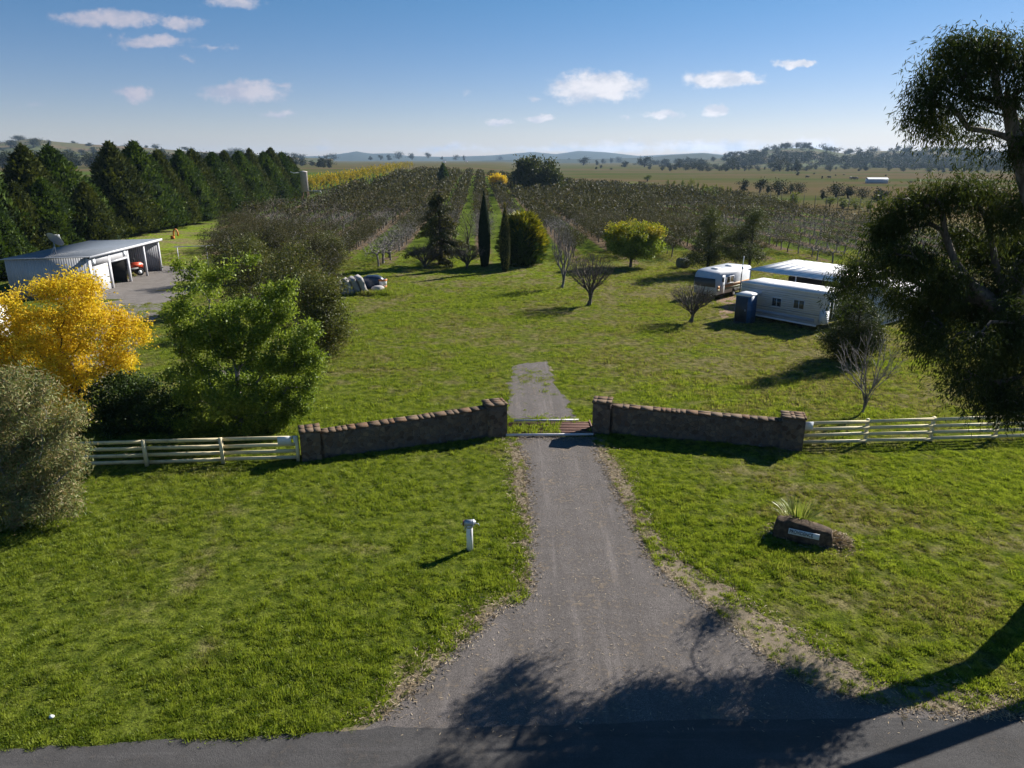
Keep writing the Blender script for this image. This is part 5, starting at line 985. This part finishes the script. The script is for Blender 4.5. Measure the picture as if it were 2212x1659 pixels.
def pts(n, y0, y1, xw, seed, kinds_, dens, smax, extra=()):
    rr = R_(seed); y = rr.uniform(y0, y1, n); hw = xw(y); x = rr.uniform(-1, 1, n)*hw; d = np.ones(n, bool)
    for P in polys+list(extra): d &= ~(inside(P, x, y) & ((P is not backP) | (rr.random(n) > .55*sst((y-35)/9)+.04)))
    d &= ~(inside(trackP, x, y) & (rr.random(n) < .93))
    v = fbm(x, y, .5, 51)*.72+vnoise(x, y, 3.5, 52)*.28; inv = inside(vergeP, x, y) & (y < 30)
    keep = d & (rr.random(n) < dens(v)*np.where(inv, .42, 1)); x, y, v = x[keep], y[keep], v[keep]; n = len(x)
    s = (.45+1.5*np.clip(v-.3, 0, .5))*rr.uniform(.7, 1.35, n)*smax; rot = np.c_[rr.normal(size=(n, 2))*.12, rr.uniform(0, 6.28, n)]; z = gz(x, y)-.005
    k = np.array(kinds_)[(rr.random(n)*len(kinds_)).astype(int)]; return np.c_[x, y, z], k, rot, np.c_[s, s, s*rr.uniform(.7, 1.25, n)]
parts = [pts(62000, 10.5, 34, lambda y: .74*y+2.5, 61, [0, 1, 2, 3], lambda v: np.clip((v-.26)*3, .25, 1), 1.0, [gridbox]),
         pts(20000, 10.5, 34, lambda y: .74*y+2.5, 62, [4, 5, 6], lambda v: np.full(v.shape, .8), 1.1, [gridbox]),
         pts(80000, 31, 62, lambda y: .74*y+2, 63, [4, 5, 6, 7], lambda v: np.clip((v-.30)*3.5, .2, 1), 1.0, [gridbox]),
         pts(60000, 60, 100, lambda y: .6*y, 64, [7, 8, 9], lambda v: np.clip((v-.42)*4, .06, 1), 1.0, [yardP])]
rr = R_(65); n = 75; gxs = np.r_[rr.uniform(-.25, 2.2, n), rr.uniform(.3, 3.6, 30)]; gys = np.r_[rr.uniform(30.55, 31.5, n), rr.uniform(30.9, 32.3, 30)]; s = rr.uniform(.7, 1.5, len(gxs))
parts.append((np.c_[gxs, gys, 0*gxs], rr.integers(0, 4, len(gxs)), np.c_[rr.normal(size=(len(gxs), 2))*.15, rr.uniform(0, 6.28, len(gxs))], np.c_[s, s, s*2.1]))
scatter('grass', tuple(np.concatenate([p[i] for p in parts]) for i in range(4)), 'clumpy green and straw coloured grass of the verge and lawns')
# leaf litter along and on the driveway
rr = R_(66); n = 16000; x = rr.uniform(-8, 14, n); y = rr.uniform(12.6, 46, n); onD = inside(driveP, x, y) | inside(backP, x, y); onV = inside(vergeP, x, y) & ~onD & ~inside(roadP, x, y) & (y < 30)
keep = (onD & (rr.random(n) < .5*(fbm(x, y, 1.2, 71) > .42)+.16)) | onV; x, y = x[keep], y[keep]; n = len(x); m = MB(); P = np.c_[x, y, np.full(n, .022)]
m.leaves(P, rr.normal(size=(n, 3))*[1, 1, .15], .10, .018, rr, face=np.tile([0., 0, 1.], (n, 1))*3); e = 9000; idx = rr.integers(0, len(vergeP), e); Q = vergeP[idx]+rr.normal(size=(e, 2))*.22
Q2 = driveP[rr.integers(0, len(driveP), e)]+rr.normal(size=(e, 2))*.16; Q = np.r_[Q, Q2]; Q = Q[(Q[:, 1] > 13.1) & (Q[:, 1] < 30.3)]; m.leaves(np.c_[Q, np.full(len(Q), .025)], rr.normal(size=(len(Q), 3))*[1, 1, .25], .14, .02, rr)
tag(m.build('leaf_litter', LF_dry), 'fallen dry leaves and straw strewn along the driveway edges', 'leaf litter', kind='stuff')
# weeds round the pile and the foot of trees
rr = R_(67); m = MB()
for cx, cy, rx, ry, n_, hh in ((pb.x+.6, pb.y-.9, 2.2, .5, 1500, .5), (pb.x+1.9, pb.y+.3, .5, 1.1, 900, .55)):
    P = np.c_[cx+rr.normal(size=n_)*rx*.5, cy+rr.normal(size=n_)*ry*.5, np.zeros(n_)]; m.leaves(P, rr.normal(size=(n_, 3))*.35+[0, 0, 1], hh, .03, rr)
tag(m.build('tall_weeds', M_blade), 'tall rank weeds growing round the foot of the wrapped pile', 'weeds', kind='stuff')
# ================================================================= HAZE
m = MB(); m.box(-9500, 9500, -400, 9500, -30, 150)
def f_haze(g): return g.n('ShaderNodeVolumePrincipled', {'Color': (.48, .70, 1.0, 1), 'Density': 6.5e-5, 'Anisotropy': .2}).outputs[0]
hm = bpy.data.materials.new('haze'); hm.use_nodes = True; g = NG(hm.node_tree); g.t.links.new(f_haze(g), g.n('ShaderNodeOutputMaterial').inputs['Volume'])
tag(m.build('haze', hm), 'thin blue haze filling the air over the plain', 'haze', kind='stuff')
